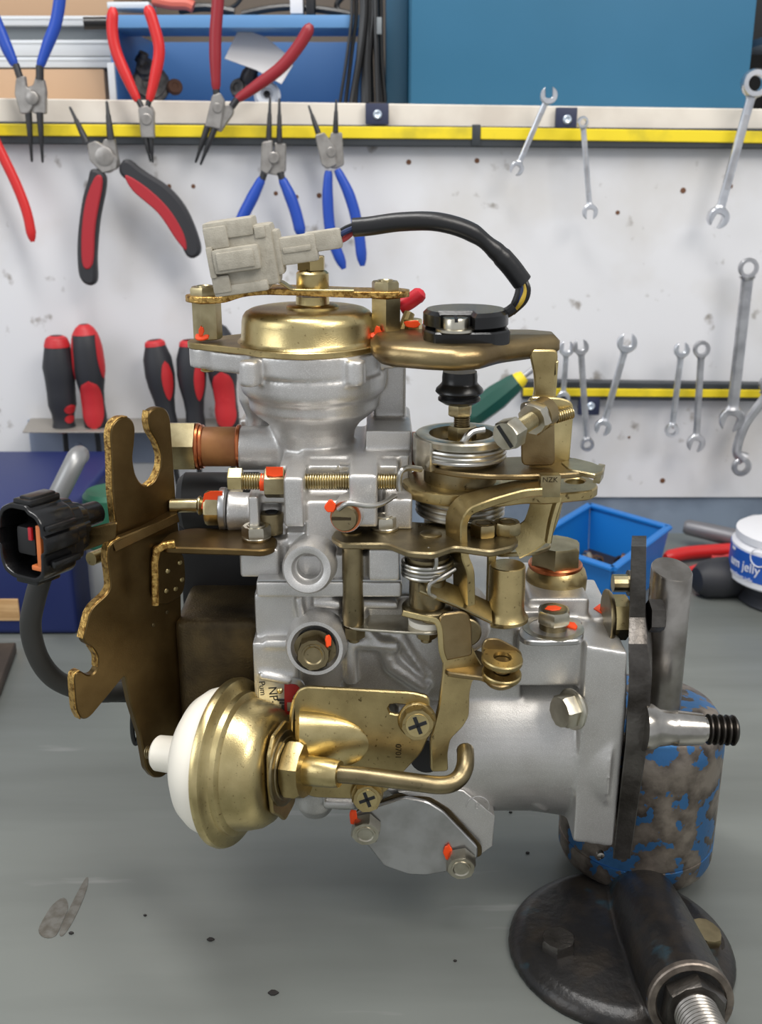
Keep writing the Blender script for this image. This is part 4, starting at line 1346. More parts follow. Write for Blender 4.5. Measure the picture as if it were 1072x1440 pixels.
bm = new_bm(); lathe(bm, h0 + dS * .005, dS, thread_prof(0, .030, 12.5 * sB, .0012), 22); finish('thread', bm, 'zincgold', scr)
bm = new_bm(); hexprism(bm, h0 + dS * .0225, dS, .006, 25 * sB, .2, both=True); part('lock_nut', bm, 'zinc', None, 30)
bm = new_bm(); lathe(bm, h0 + dS * .0285, dS, [(0, 23 * sB), (.007, 23 * sB)], 30); part('screw_boss', bm, 'golddark')
bm = new_bm(); lathe(bm, P(800, 581, Yb - .002), (-1, -.4, -.2), thread_prof(-.002, .008, 9.5 * sB, .0012), 18); part('screw_tip', bm, 'zincgold')
bm = new_bm(); lathe(bm, P(752, 572, Yb - .001), (-1, -.5, -.1), [(0, 10 * sB), (.006, 10 * sB), (.0065, 9 * sB), (.0068, 0)], 20); part('pivot_pin', bm, 'zinc')
# curved leg below the lever, with foot
leg = [(770, 702), (764, 725), (755, 745), (738, 758), (722, 766)]
bm = new_bm()
lp = cr([P(x, y, -.020) for x, y in leg], 5)
sweep(bm, lp, rectprof(.016, .0035, .0007), updirs=[(-.35, -.9, .25)] * len(lp))
part('curved_leg', bm, 'goldbright')
bm = new_bm(); zplate(bm, [(690, 770), (700, 758), (742, 752), (775, 757), (775, 768), (750, 776), (700, 778)], zT(771), .0026, .0006, .004); part('leg_foot', bm, 'zincgold')
bm = new_bm(); lp = cr([P(x, y, -.024) for x, y in [(786, 696), (776, 730), (770, 760)]], 5); sweep(bm, lp, rectprof(.003, .009, .0006), up=(0, -1, 0)); part('leg_rib', bm, 'goldbright')

# ------------------------------------------------------------------ bellcrank plate, pillar and lower lever stack
Yq_ = -.046
zQ = P(540, 756, Yq_).z
bm = new_bm()
bc = [(465, 754), (472, 744), (500, 737), (575, 733), (640, 737), (695, 744), (726, 752), (730, 760), (722, 768), (690, 775), (640, 768), (610, 778), (575, 776), (545, 764), (480, 764)]
zplate(bm, bc, zQ, .0034, .0008, .003)
bell = part('bellcrank_plate', bm, 'olive')
me = text_mesh('322', .0042, PZ(596, 739, zQ + .0002), AX, (0, 1, 0), .00012); finish_mesh('stamped_number', me, 'stamp', bell)
p = PZ(606, 752, zQ); bm = new_bm(); lathe(bm, p, AZ, [(0, 15 * sT), (.0006, 15 * sT), (.001, 13 * sT), (.001, 0)], 24); finish('rivet_head', bm, 'olive', bell)
p = PZ(495, 748, zQ); bm = new_bm(); lathe(bm, p, AZ, [(0, 15 * sT), (.0006, 15 * sT), (.0009, 13 * sT), (.0009, 0)], 24); finish('rivet_head', bm, 'olive', bell)
bolt('bellcrank_bolt', PZ(541, 743, zQ), AZ, .0052, 19 * sT, 'zinc', .1, washer=20 * sT, recess=12 * sT)
for px, py, m_ in ((680, 752, 'zincgold'), (713, 750, 'zincgold')):
    p = PZ(px, py, zQ)
    bm = new_bm(); hexprism(bm, p, AZ, .0062, 19 * sT, .25 if px == 680 else .6, both=True)
    nut = part('lever_nut', bm, m_, None, 30)
    bm = new_bm(); lathe(bm, p + AZ * .0060, AZ, [(0, 12 * sT), (.0004, 12 * sT), (.0005, 10 * sT), (.0001, 9.5 * sT), (.0001, 0)], 20); finish('stud_end', bm, 'olive', nut)
bm = new_bm(); vlathe(bm, 497, Yq_, [(876, 15), (868, 15.5), (760, 15), (758, 15)], 28); part('pillar', bm, 'olive')
zR = P(500, 876, Yq_).z
bm = new_bm(); zplate(bm, [(480, 876), (484, 868), (500, 864), (540, 862), (600, 868), (632, 876), (632, 886), (600, 890), (560, 888), (500, 884)], zR, .0014, .0004, .003); part('lower_link', bm, 'zinc')
for px in (498, 600):
    p = V((P(px, 880, Yq_).x, Yq_, zR - .0014)); bm = new_bm(); hexprism(bm, p, (0, 0, -1), .006, 16 * sT, .3); part('link_nut', bm, 'olive', None, 30)
    bm = new_bm(); lathe(bm, p, (0, 0, -1), [(0, 8 * sT), (.0085, 8 * sT), (.009, 6 * sT)], 16); part('stud_tip', bm, 'olive')
# torsion spring, hub, flange, nylon washer
xh = 601
def vh(prof, name, m_, seg=36, label=None):
    bm = new_bm(); vlathe(bm, xh, Yq_, prof, seg); return part(name, bm, m_, None, 35, label)
vh([(882, 26), (868, 27)], 'nylon_washer', 'white', label='white nylon washer')
vh([(860, 34), (858, 36), (852, 36), (850, 34), (848, 26), (812, 26), (808, 30), (780, 31)], 'lever_hub', 'olive')
c_ = V((P(xh, 800, Yq_).x, Yq_, 0))
bm = new_bm(); helix(bm, c_, AZ, 33 * sT, P(xh, 806, Yq_).z, P(xh, 785, Yq_).z, 4, 2.8 * sT, 8, 26, 2); part('torsion_spring', bm, 'spring')
bm = new_bm(); zz = zQ + .0015
tube(bm, cr([P(601, 772, -.060), P(611, 776, -.060), P(614, 790, -.060), P(612, 800, -.0595)], 5), 3 * sT, 8)
tube(bm, cr([P(640, 800, -.055), P(620, 812, -.060), P(605, 822, -.0605), P(604, 834, -.0600), P(612, 840, -.058)], 5), 3 * sT, 8); part('spring_hook', bm, 'spring')
# slanting strip from the hub to the brass post
zB_ = P(712, 868, -.036).z
bm = new_bm()
sweep(bm, [P(590, 818, -.056), P(640, 838, -.050), P(690, 862, -.042)], rectprof(.012, .002, .0005), updirs=[(-.3, -.55, .8)] * 3)
part('link_strip', bm, 'zincgold')
bm = new_bm(); zplate(bm, [(648, 862), (662, 850), (700, 846), (735, 850), (740, 864), (733, 876), (712, 881), (690, 878), (664, 870)], zB_, .0022, .0006, .004); part('post_base', bm, 'gold')
bm = new_bm(); vlathe(bm, 711, -.036, [(870, 32), (866, 32), (861, 28), (855, 26), (797, 25.5), (795, 25), (794, 23.5), (794, 0)], 40); part('brass_post', bm, 'gold')
bm = new_bm(); plate(bm, [P(x, y, -.032) for x, y in [(686, 775), (700, 775), (696, 800), (690, 850), (684, 850)]], (0, -1, 0), .004, .0006); part('post_bracket', bm, 'goldbright')

# banjo plug behind the post
Yg = .018
bm = new_bm(); sg = S(780, 790, Yg)
vlathe(bm, 781, Yg, [(838, 38), (825, 42), (810, 43), (800, 40), (794, 34)], 36); part('delivery_union', bm, 'gold')
bm = new_bm(); vlathe(bm, 781, Yg, [(797, 37), (795, 38), (792, 38), (790, 36)], 36); part('copper_washer', bm, 'copper')
p = V((P(781, 791, Yg).x, Yg, P(781, 791, Yg).z)); bolt('union_bolt', p, AZ, .0115, 37 * sg, 'zincgold', .35)

# orange marked plug on the top pad
zpad = P(775, 898, -.036).z
bm = new_bm(); zplate(bm, [(728, 890), (738, 872), (765, 866), (818, 868), (822, 900), (760, 902), (735, 900)], P(775, 893, -.036).z + .0006, .003, .0006, .006); part('plug_pad', bm, 'machined')
pc = PZ(778, 884, zpad + .002)
bm = new_bm(); ring_lathe(bm, pc, AZ, [(0, 34 * sT), (.0008, 34 * sT), (.0008, 44 * sT), (0, 44 * sT)], 36); part('plug_seal', bm, 'zinc')
bm = new_bm(); lathe(bm, pc, AZ, [(0, 20 * sT), (.004, 20 * sT)], 28); part('plug_neck', bm, 'olive')
bm = new_bm(); hexprism(bm, pc + AZ * .004, AZ, .0072, 25 * sT, .4, .15, both=True); plug = part('top_plug', bm, 'zinc', None, 30)
bm = new_bm(); lathe(bm, pc + AZ * .0112, AZ, [(0, 19 * sT), (.0003, 19 * sT), (.0005, 17 * sT), (.0003, 13 * sT), (.0003, 0)], 28); finish('socket', bm, 'olive', plug)
q = pc + AZ * .0118
bm = new_bm(); plate(bm, [q + V((x * sT, y * sT, 0)) for x, y in [(-14, -3), (-8, 8), (4, 9), (11, 2), (7, -6), (-4, -9)]], AZ, .0005, .0002); lab(finish('paint_dab', bm, 'orange', plug), 'orange sealing paint dab')
q = PZ(802, 878, zpad + .0035)
bm = new_bm(); plate(bm, [q + V((x * sT, y * sT, 0)) for x, y in [(-12, 2), (-2, 10), (8, 8), (10, -4), (6, -14), (-2, -8)]], AZ, .0022, .0003); part('paint_dab', bm, 'orange', label='orange sealing paint dab')
q = PZ(849, 836, P(850, 852, -.010).z + .012)
part_ = new_bm(); zt_ = P(843, 868, -.010).z
q = PZ(849, 858, zt_ + .0006)
bm = part_; plate(bm, [PZ(849 + x, 833 + y, zt_ + .0006) for x, y in [(-12, 0), (-2, -8), (10, -4), (10, 8), (0, 6)]] if False else [PZ(846 + x, 857 + y, zt_ + .0006) for x, y in [(-11, -2), (-3, -8), (9, -5), (11, 5), (0, 5)]], AZ, .0006, .0002); part('paint_dab', bm, 'orange', label='orange sealing paint dab')

# ------------------------------------------------------------------ left side: pipe union, idle screw, rear adjuster
Yp_ = YC
sp = S(310, 628, Yp_)
def hx(px, py, Y): return P(px, py, Y)
bm = new_bm(); lathe(bm, hx(283, 628, Yp_), AX, [(0, 28 * sp), (.0205, 28 * sp)], 36); part('paper_sleeve', bm, 'brownpaper')
for px, r in ((277, 33), (282, 31), (334, 31)):
    bm = new_bm(); lathe(bm, hx(px, 628, Yp_), AX, [(0, r * sp * .97), (.0004, r * sp), (.0016, r * sp), (.002, r * sp * .97)], 36); part('copper_washer', bm, 'copper')
bm = new_bm(); hexprism(bm, hx(277, 627, Yp_), (-1, 0, 0), .0165, 37 * sp, .22, .1); part('union_bolt', bm, 'zincgold', None, 30)
# idle stop screw through the ears
Yi = -.028
si = S(450, 682, Yi)
bm = new_bm(); lathe(bm, hx(326, 677, Yi), AX, thread_prof(0, (563 - 326) * si, 12 * si, .00125), 22); idle = part('idle_stop_screw', bm, 'zincgold')
bm = new_bm(); hexprism(bm, hx(341, 675, Yi), (-1, 0, 0), .0068, 17.5 * si, .5, .1); finish('hex_head', bm, 'goldbright', idle, 30)
bm = new_bm(); lathe(bm, hx(366, 678, Yi), AX, [(0, 12.4 * si), (.0028, 12.4 * si)], 20); lab(finish('paint_ring', bm, 'orange', idle), 'orange paint ring')
bm = new_bm(); hexprism(bm, hx(373, 679, Yi), AX, .0098, 22 * si, .52, .08, both=True); ln = part('lock_nut', bm, 'zincgold', None, 30)
bm = new_bm(); plate(bm, [P(x, y, Yi - 16 * si) for x, y in [(374, 656), (398, 656), (398, 668), (386, 670), (374, 667)]], (0, -.55, .83), .0012, .0003); lab(finish('paint_dab', bm, 'orange', ln), 'orange sealing paint dab')
# pale idle lever link wire and slotted screw on the front of the cover
c = P(486, 727, -.052); a = V((-.12, -1, .12)).normalized()
bm = new_bm(); lathe(bm, c, -a, [(.001, 22 * si), (.02, 24 * si)], 30); part('plug_boss', bm, 'cast')
bm = new_bm(); lathe(bm, c, a, [(-.004, 18 * si), (.003, 18 * si), (.0042, 16.5 * si), (.0042, 0)], 30); sl2 = part('slotted_plug', bm, 'olive')
bm = new_bm(); ring_lathe(bm, c, a, [(-.001, 17 * si), (-.001, 21 * si), (.0002, 21 * si), (.0002, 17 * si)], 30); part('copper_washer', bm, 'copper')
bm = new_bm(); obox(bm, c + a * .004, AX, a.cross(AX).normalized(), a, 34 * si, 4 * si, .0012, 0); finish('screw_slot', bm, 'stamp', sl2)
blob(465, 713, -.0535, 8, 9, sl2)
bm = new_bm(); tube(bm, cr([P(476, 716, -.056), P(490, 708, -.058), P(515, 711, -.058), P(535, 709, -.055), P(556, 697, -.046)], 6), 3.6 * si, 10); part('link_wire', bm, 'spring')
# rear adjuster: stub, ribbed thread, nut
Yr = -.008
sr = S(300, 712, Yr)
bm = new_bm(); lathe(bm, hx(240, 711, Yr), AX, [(0, 10 * sr), (38 * sr, 10 * sr)] + [(38 * sr + t, r) for t, r in thread_prof(0, 28 * sr, 14 * sr, .0021)], 22); part('adjuster_stud', bm, 'zincgold')
bm = new_bm(); hexprism(bm, hx(289, 714, Yr), AX, .0085, 25 * sr, .1, .12, both=True); an_ = part('adjuster_nut', bm, 'zincgold', None, 30)
bm = new_bm(); plate(bm, [P(x, y, Yr - 17 * sr) for x, y in [(287, 694), (296, 690), (313, 690), (312, 703), (290, 705), (288, 716), (283, 714)]], (0, -.6, .8), .0014, .0003); lab(finish('paint_dab', bm, 'orange', an_), 'orange sealing paint dab')
bm = new_bm(); lathe(bm, hx(310, 716, Yr), AX, [(0, 30 * sr), (.0006, 31 * sr), (.003, 31 * sr), (.004, 28 * sr)], 34); part('end_collar', bm, 'machined')
# cap screw in the yoke
bm = new_bm(); vlathe(bm, 382, -.020, [(748, 18), (723, 18), (720, 16.5), (720, 0)], 26); cs = part('cap_screw', bm, 'olive')
p = P(382, 719.5, -.020); bm = new_bm(); hexprism(bm, p - AZ * .0002, AZ, .0004, 10 * sr, .2); finish('socket', bm, 'ink', cs)

# ------------------------------------------------------------------ rear end of the pump: dark head block and canister
bm = new_bm(); x0, x1 = P(262, 930, -.005).x, P(372, 930, -.005).x
zt_, zb_ = P(310, 872, -.020).z, P(310, 1040, -.020).z
lathe(bm, V((P(256, 930, -.015).x, .006, zb_ + .02)), AX, [(0, .026), (.002, .027), (.041, .027)], 40)
box(bm, x0 - .002, x1, -.021, .033, zb_, zt_, .005, 3)
part('hydraulic_head', bm, 'castdark')
bm = new_bm(); a = P(252, 705, .035); lathe(bm, a, AX, [(0, .006), (.0005, .0135), (.004, .0165), (.045, .0165)], 32); part('stop_solenoid', bm, 'darkbox')
bm = new_bm(); pbox(bm, 252, 700, 366, 872, .028, .06, .004); part('rear_shroud', bm, 'darkbox')

# ------------------------------------------------------------------ gold bracket plate with the hook
nB = V((.80, -.60, 0)).normalized(); uB = V((.60, .80, 0))
oB = P(215, 800, -.028)
def B(px, py, off=0.0): return PP(px, py, oB + nB * off, nB)
TH = .0046
up_plane = -.006
hook = [(166, 764), (158, 690), (157, 640), (155, 612), (158, 597), (168, 587), (180, 586), (188, 592), (191, 602), (190, 622), (187, 645), (191, 668), (199, 681), (208, 684),
        (218, 676), (226, 658), (227, 640), (221, 622), (211, 606), (208, 590), (210, 578), (222, 572), (234, 574), (240, 586), (242, 610), (248, 700), (248, 712), (216, 742)]
bm = new_bm(); w = fillet([B(x, y, up_plane) for x, y in hook], .003, 3)
plate(bm, w, nB, TH, .0007); part('hook_plate', bm, 'bronze')
low = [(152, 770), (158, 762), (170, 756), (215, 738), (250, 724), (254, 760), (256, 870), (259, 960), (262, 1040), (248, 1066), (240, 1085), (228, 1094), (216, 1094), (206, 1082),
       (198, 1035), (184, 990), (176, 950), (130, 1006), (122, 1012), (114, 1011), (108, 1000), (106, 985), (104, 955), (106, 946), (113, 943), (124, 950), (132, 948), (138, 938), (138, 922), (130, 910), (120, 905), (117, 898), (126, 862), (132, 852), (150, 836), (156, 826), (154, 806), (151, 786)]
bm = new_bm(); w = fillet([B(x, y) for x, y in low], .002, 3)
plate(bm, w, nB, TH, .0007); part('bracket_plate', bm, 'bronze')
# the bend joining the two planes
bm = new_bm()
e0 = [B(159, 764, 0) , B(249, 722, 0)]
e1 = [B(165, 757, up_plane), B(247, 713, up_plane)]
def strip4(a, b, c, d, th, n):
    plate(bm, [a, b, c, d], n, th, .0003)
nn_ = (e0[1] - e0[0]).cross(e1[0] - e0[0]).normalized()
if nn_.dot(V((0, -1, .3))) < 0: nn_ = -nn_
strip4(e0[0], e0[1], e1[1], e1[0], TH, nn_)
part('bracket_bend', bm, 'bronze')
# rough sheared edges (a thin skin along the left rim)
def edge_skin(pts, off):
    w = fillet([B(x, y, off) for x, y in pts], .002, 3, False)
    bm = new_bm()
    sweep(bm, [p - nB * (TH / 2) - uB * .00025 for p in w], rectprof(.0006, TH * .96, .0002), updirs=[nB] * len(w))
    return lab(part('sheared_edge', bm, 'bronzeedge', None, 40), 'rough bright sheared edge')
edge_skin([(166, 764), (158, 690), (157, 640), (155, 612), (158, 597), (168, 587), (180, 586)], up_plane)
edge_skin([(208, 684), (218, 676), (226, 658), (227, 640), (221, 622), (211, 606), (208, 590), (210, 578)], up_plane)
edge_skin([(170, 756), (158, 762), (152, 770), (151, 786), (154, 806), (156, 826), (150, 836), (132, 852), (126, 862), (117, 898)], 0)
edge_skin([(138, 938), (138, 922), (130, 910)], 0)
edge_skin([(113, 943), (106, 946), (104, 955), (106, 985), (108, 1000), (114, 1011)], 0)
for x, y in ((235, 861), (216, 879)):
    bm = new_bm(); lathe(bm, B(x, y, .0002), nB, [(0, .0011), (.0003, .0009), (.0004, 0)], 12); part('weld_dot', bm, 'castdark')
# angle bracket bolted to the cover
zA_ = P(330, 768, -.040).z
bm = new_bm(); zplate(bm, [(226, 760), (240, 748), (270, 742), (350, 744), (378, 748), (391, 758), (388, 768), (372, 774), (330, 772), (228, 769)], zA_, .0036, .0007, .004); part('angle_bracket', bm, 'bronze')
tabp = fillet([B(x, y, .0032) for x, y in [(219, 772), (226, 766), (250, 768), (260, 784), (262, 815), (258, 836), (236, 851), (222, 848), (217, 836)]], .003, 3)
bm = new_bm(); plate(bm, tabp, nB, .0032, .0006); tabo = part('angle_bracket_foot', bm, 'bronze')
bm = new_bm()
bp = fillet([B(222, 800, .0016), B(221, 772, .0016), P(224, 764, -.044) if False else B(226, 762, .0036), P(250, 765.5, -.040)], .004, 4, False)
sweep(bm, [P(219, 850, -.043), P(218, 790, -.043), P(221, 774, -.043), P(230, 767, -.0425), P(246, 764.5, -.0415)], rectprof(.0034, .0036, .0006), up=(0, -1, 0)); lab(part('rolled_edge', bm, 'bronzeedge'), 'bright rolled edge of the bracket')
for x, y in ((236, 803), (253, 791), (247, 828), (234, 831), (256, 815)):
    bm = new_bm(); lathe(bm, B(x, y, .0034), nB, [(0, .0014), (.0006, .0011), (.0008, 0)], 12); finish('rivet_dot', bm, 'goldbright', tabo)
bolt('bracket_bolt', PZ(361, 757, zA_), AZ, .0056, 20 * sr, 'zinc', .1, washer=20 * sr, recess=13 * sr)
# stud on the lower arm that holds the white knob
# ------------------------------------------------------------------ black harness connector on the bracket
Yx = -.052
hA, hB = P(29, 764, -.076), P(156, 721, -.022)
hx_ = (hB - hA).normalized(); hz_ = V((0, 0, 1)); hy_ = hz_.cross(hx_).normalized(); hz_ = hx_.cross(hy_)
hs = S(60, 760, Yx)
def hb_(bm, x0, x1, y0, y1, z0, z1, b=.0008):
    c = hA + hx_ * ((x0 + x1) / 2 * hs) + hy_ * ((y0 + y1) / 2 * hs) + hz_ * ((z0 + z1) / 2 * hs)
    obox(bm, c, hx_, hy_, hz_, (x1 - x0) * hs, (y1 - y0) * hs, (z1 - z0) * hs, b)
shp = [(-40, -26), (-38, -44), (-26, -52), (18, -52), (34, -44), (40, -28), (40, -8), (46, -6), (46, 16), (40, 18), (40, 32), (32, 46), (16, 54), (-14, 54), (-18, 48), (-32, 44), (-42, 30), (-42, 16), (-47, 14), (-47, -8), (-40, -10)]
sm_ = fillet([V((y, z, 0)) for y, z in shp], 5, 2)
def hring(x, k):
    return [hA + hx_ * (x * hs) + hy_ * (p.x * k * hs) + hz_ * (p.y * k * hs) for p in sm_]
bm = new_bm()
add_rings(bm, [hring(x, k) for x, k in ((46, .80), (2, .86), (0, .88), (-.5, .93), (0, .98), (2, 1), (58, 1), (62, .97), (66, .86), (84, .82), (88, .70), (104, .62), (107, .5))])
hb_(bm, 4, 60, -18, 14, 50, 60, .0012)
hb_(bm, 10, 56, -14, 8, 56, 63, .0010)
hb_(bm, 8, 58, -52, -42, -30, -20, .0012)
hb_(bm, 2, 56, -50, -40, 22, 30, .0010)
hb_(bm, 6, 50, -20, 20, -60, -48, .0012)
hc = part('harness_connector', bm, 'black', None, 30)
bm = new_bm(); hb_(bm, 10, 46, -16, 18, -20, 20, .002); finish('terminal_block', bm, 'darkbox', hc)
bm = new_bm(); hb_(bm, 3, 20, -33, -25, -30, 28, .0006); hb_(bm, 3, 20, -33, -14, -36, -29, .0006); lab(finish('seal', bm, 'orangeseal', hc), 'orange sealing lip')
bm = new_bm(); hb_(bm, 6, 10, -14, -8, 4, 22, .0003); lab(finish('marker', bm, 'redrubber', hc), 'small red marker')
bm = new_bm(); c = hA + hx_ * (100 * hs) + hz_ * (8 * hs); lathe(bm, c, hx_, [(0, 22 * hs), (.004, 22 * hs), (.0045, 18 * hs), (.016, 17 * hs), (.0165, 14 * hs)], 20); finish('cable_boot', bm, 'black', hc)
bm = new_bm(); plate(bm, fillet([P(x, y, -.046) for x, y in [(96, 752), (150, 738), (166, 734), (164, 758), (150, 764), (100, 782)]], .002, 3), (.25, -1, 0), .003, .0006); part('connector_bracket', bm, 'bronze')
p = P(128, 786, -.040); bm = new_bm(); lathe(bm, p, hx_, [(0, 10 * hs), (.010, 10 * hs), (.0105, 8 * hs)], 18); part('bracket_pin', bm, 'goldbright')
# grey harness cable looping down and back under the bracket
hp = cr([P(62, 800, -.048), P(50, 840, -.048), P(43, 880, -.046), P(52, 920, -.042), P(72, 950, -.036), P(100, 966, -.030), P(140, 974, -.020), P(176, 972, -.012)], 7)
bm = new_bm(); tube(bm, hp, 15.5 * hs, 16); part('harness_cable', bm, 'cable')
bm = new_bm(); obox(bm, P(175, 970, -.010), AX, AY, AZ, .018, .012, .011, .003); part('cable_clamp', bm, 'black')
bm = new_bm(); tube(bm, cr([P(188, 990, .0), P(186, 1015, .0), P(187, 1035, .0), P(191, 1046, .0), P(195, 1035, .0), P(197, 1000, .0)], 6), 4 * hs, 10); part('wire_loop', bm, 'rubber')

# ------------------------------------------------------------------ vacuum actuator with white dome
A_ = P(327, 1071, -.060)
B_ = P(473, 1088, -.078)
ax = (B_ - A_).normalized()
sa = S(330, 1070, -.060)
def alathe(prof, name, m_, seg=56, parent=None, label=None):
    bm = new_bm(); lathe(bm, A_, ax, [(t * sa, r * sa) for t, r in prof], seg)
    return part(name, bm, m_, parent, 35, label)
alathe([(-6, 100), (-7, 113), (-4, 117), (2, 118), (7, 116), (9, 112), (11, 104), (14, 100), (22, 99), (24, 96), (26, 92), (40, 89), (54, 85), (64, 78), (70, 68), (72, 50), (73, 0)], 'actuator_shell', 'goldbright', 72)
alathe([(-4, 106), (-18, 105), (-34, 100), (-50, 89), (-62, 72), (-68, 50), (-69, 36), (-71, 29), (-76, 27), (-118, 25.5), (-121, 23), (-121, 0)], 'actuator_dome', 'white', 64)
p = A_ - ax * (56 * sa) + frame(ax)[2] * (-64 * sa)
bm = new_bm(); lathe(bm, p, -ax, [(0, 20 * sa), (16 * sa, 20 * sa), (20 * sa, 17 * sa), (20 * sa, 0)], 26); part('dome_stub', bm, 'white')
bm = new_bm(); c = A_ - ax * (121 * sa); lathe(bm, c, -ax, thread_prof(0, .006, 10 * sa, .0012), 18); part('knob_stud', bm, 'olive')
# mounting leaf across the shell and big hex nut
au = frame(ax)[1]; av = frame(ax)[2]
bm = new_bm()
o = A_ + ax * (80 * sa)
leaf = [(395, 1007), (420, 1004), (436, 1020), (440, 1100), (436, 1140), (410, 1164), (388, 1163), (362, 1140), (352, 1126), (356, 1118), (370, 1110), (384, 1060)]
leafw = [(-60, -20), (-62, 22), (-40, 46), (0, 50), (44, 40), (70, 20), (76, -14), (58, -30), (42, -48), (0, -48), (-40, -40)]
w = fillet([o + av * (-x * sa) + au * (y * sa) for x, y in leafw], .002, 3)
plate(bm, w, ax, 6 * sa, .0006); part('mounting_leaf', bm, 'gold')
bm = new_bm(); lathe(bm, A_ + ax * (80 * sa), ax, [(0, 52 * sa), (3 * sa, 52 * sa), (4 * sa, 50 * sa), (4.5 * sa, 44 * sa), (6 * sa, 43 * sa)], 40); part('lock_washer', bm, 'olive')
bm = new_bm(); hexprism(bm, A_ + ax * (87 * sa), ax, 26 * sa, 43 * sa, .55, .13, both=True); part('actuator_nut', bm, 'gold', None, 30)
alathe([(110, 20), (112, 21), (152, 19.5), (156, 18.5), (162, 18), (162, 0)], 'rod_sleeve', 'goldbright', 32)
rs = A_ + ax * (158 * sa)
Ye = -.088
rp = [rs, P(520, 1092, -.080), P(590, 1101, -.081), P(616, 1104, -.081), P(634, 1102, -.080), P(647, 1093, -.077), P(654, 1078, -.073), P(655, 1062, -.067), P(654, 1052, -.062)]
bm = new_bm(); path = cr(rp, 6); n = len(path)
r0 = 12.2 * sa
sweep(bm, path, circ(1, 18), radii=[r0] * (n - 2) + [r0 * .95, r0 * .6]); part('actuator_rod', bm, 'olive')

# bracket plate carrying the actuator
Yv = -.062
nV = V((-.10, -1, .05)).normalized()
oV = P(520, 1030, Yv)
def Q(px, py, off=0): return PP(px, py, oV + nV * off, nV)
out = [(412, 985), (418, 972), (430, 966), (580, 974), (604, 980), (606, 1030), (592, 1060), (556, 1098), (545, 1112), (520, 1128), (500, 1124), (440, 1122), (415, 1110)]
slot = [(546, 996), (549, 991), (556, 990), (575, 992), (575, 1005), (556, 1005), (549, 1003)]
bm = new_bm(); plate(bm, fillet([Q(x, y) for x, y in out], .003, 3), nV, .0028, .0006, [[Q(x, y) for x, y in slot]]); vb = part('actuator_bracket', bm, 'gold')
bm = new_bm()
nb_ = V((.72, -.69, .02)).normalized()
plate(bm, fillet([PP(x, y, Q(415, 1000), nb_) for x, y in [(428, 967), (421, 975), (414, 990), (411, 1010), (409, 1100), (420, 1116), (424, 1000)]], .002, 3), nb_, .0028, .0006)
finish('bent_flange', bm, 'gold', vb)
# embossed half cone
bm = new_bm()
tip = Q(522, 1047, -.002); N = 20
prof_pts = []
rings = []
for i in range(13):
    f = i / 12
    c0 = Q(421 + (522 - 421) * f, 1042 + 5 * f, -.0005)
    hgt = math.sqrt(max(0, 1 - f ** 2.2))
    row = []
    for j in range(13):
        a_ = math.pi * j / 12
        yy = math.cos(a_) * 43 * hgt
        zz = math.sin(a_) * hgt * (.0085 * (1 - f) + .004)
        row.append(Q(421 + 101 * f, 1042 + 5 * f + yy, zz - .0008))
    rings.append(row)
add_rings(bm, rings, False, False)
vs0 = [rings[0]]
finish('embossed_cone', bm, 'goldbright', vb, 60)
me = text_mesh('0701', .0042, Q(560, 1057, .0002), -V((0, 0, 1)), V((1, 0, 0)), .00012); finish_mesh('stamped_number', me, 'stamp', vb)
for px, py, r in ((586, 1011, 27), (516, 1114, 24)):
    c = Q(px, py, 0)
    a = V((.03, -1, .14)).normalized()
    bm = new_bm(); lathe(bm, c, a, [(0, r * .95 * sa), (.001, r * .98 * sa), (.0022, r * .95 * sa), (.003, r * .88 * sa)], 32)
    wsh = part('spring_washer', bm, 'gold')
    bm = new_bm(); hexprism(bm, c + a * .003, a, .0055, r * .9 * sa, .2, .16); bo = part('bracket_screw', bm, 'gold', None, 30)
    bm = new_bm(); lathe(bm, c + a * .0085, a, [(-.0002, r * .62 * sa), (.0003, r * .6 * sa), (.0002, r * .4 * sa), (.0002, 0)], 26); finish('head_face', bm, 'goldbright', bo)
    cross_recess(c + a * .0086, a, r * .48 * sa, bo)

# ------------------------------------------------------------------ lever with fork in front of the housing
Yf = -.052
bm = new_bm()
# cranked strip: from the hub flange forward, then bent down in front of the housing
zplate(bm, [(576, 852), (600, 846), (640, 850), (664, 862), (660, 870), (624, 874), (596, 870)], P(610, 858, -.044).z, .0028, .0006, .003)
nC_ = V((.25, -1, .10)).normalized(); oC = P(640, 880, -.0575)
plate(bm, fillet([PP(x, y, oC, nC_) for x, y in [(617, 872), (622, 864), (650, 860), (660, 864), (664, 880), (665, 922), (626, 930), (621, 915), (619, 890)]], .002, 3), nC_, .0030, .0007)
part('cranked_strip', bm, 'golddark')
bm = new_bm(); sweep(bm, fillet([PP(x, y, oC + nC_ * .0002, nC_) for x, y in [(566, 862), (600, 870), (614, 872), (619, 884), (621, 916), (626, 930)]], .003, 3, False), rectprof(.0028, .0012, .0004), up=nC_); lab(part('strip_edge', bm, 'goldbright'), 'bright rolled edge of the strip')
lev = [(626, 905), (664, 908), (672, 925), (684, 944), (676, 952), (665, 957), (661, 975), (660, 1008), (652, 1022), (634, 1040), (630, 1060), (631, 1085), (607, 1086), (606, 1040), (618, 992), (624, 945)]
nL_ = V((.25, -1, .12)).normalized(); oL = P(636, 980, -.058)
bm = new_bm(); plate(bm, fillet([PP(x, y, oL, nL_) for x, y in lev], .002, 3), nL_, .0030, .0006); part('control_lever', bm, 'gold')
bm = new_bm(); zf_ = P(690, 945, -.060).z
zplate(bm, [(626, 915), (668, 912), (700, 925), (726, 940), (730, 950), (722, 962), (704, 966), (690, 962), (680, 952), (664, 950), (626, 945)], zf_, .0026, .0006, .004); part('lever_shelf', bm, 'golddark')
cF = P(706, 931, -.064)
sF = S(706, 934, -.062)
tF = V((.06, -.12, 1)).normalized()
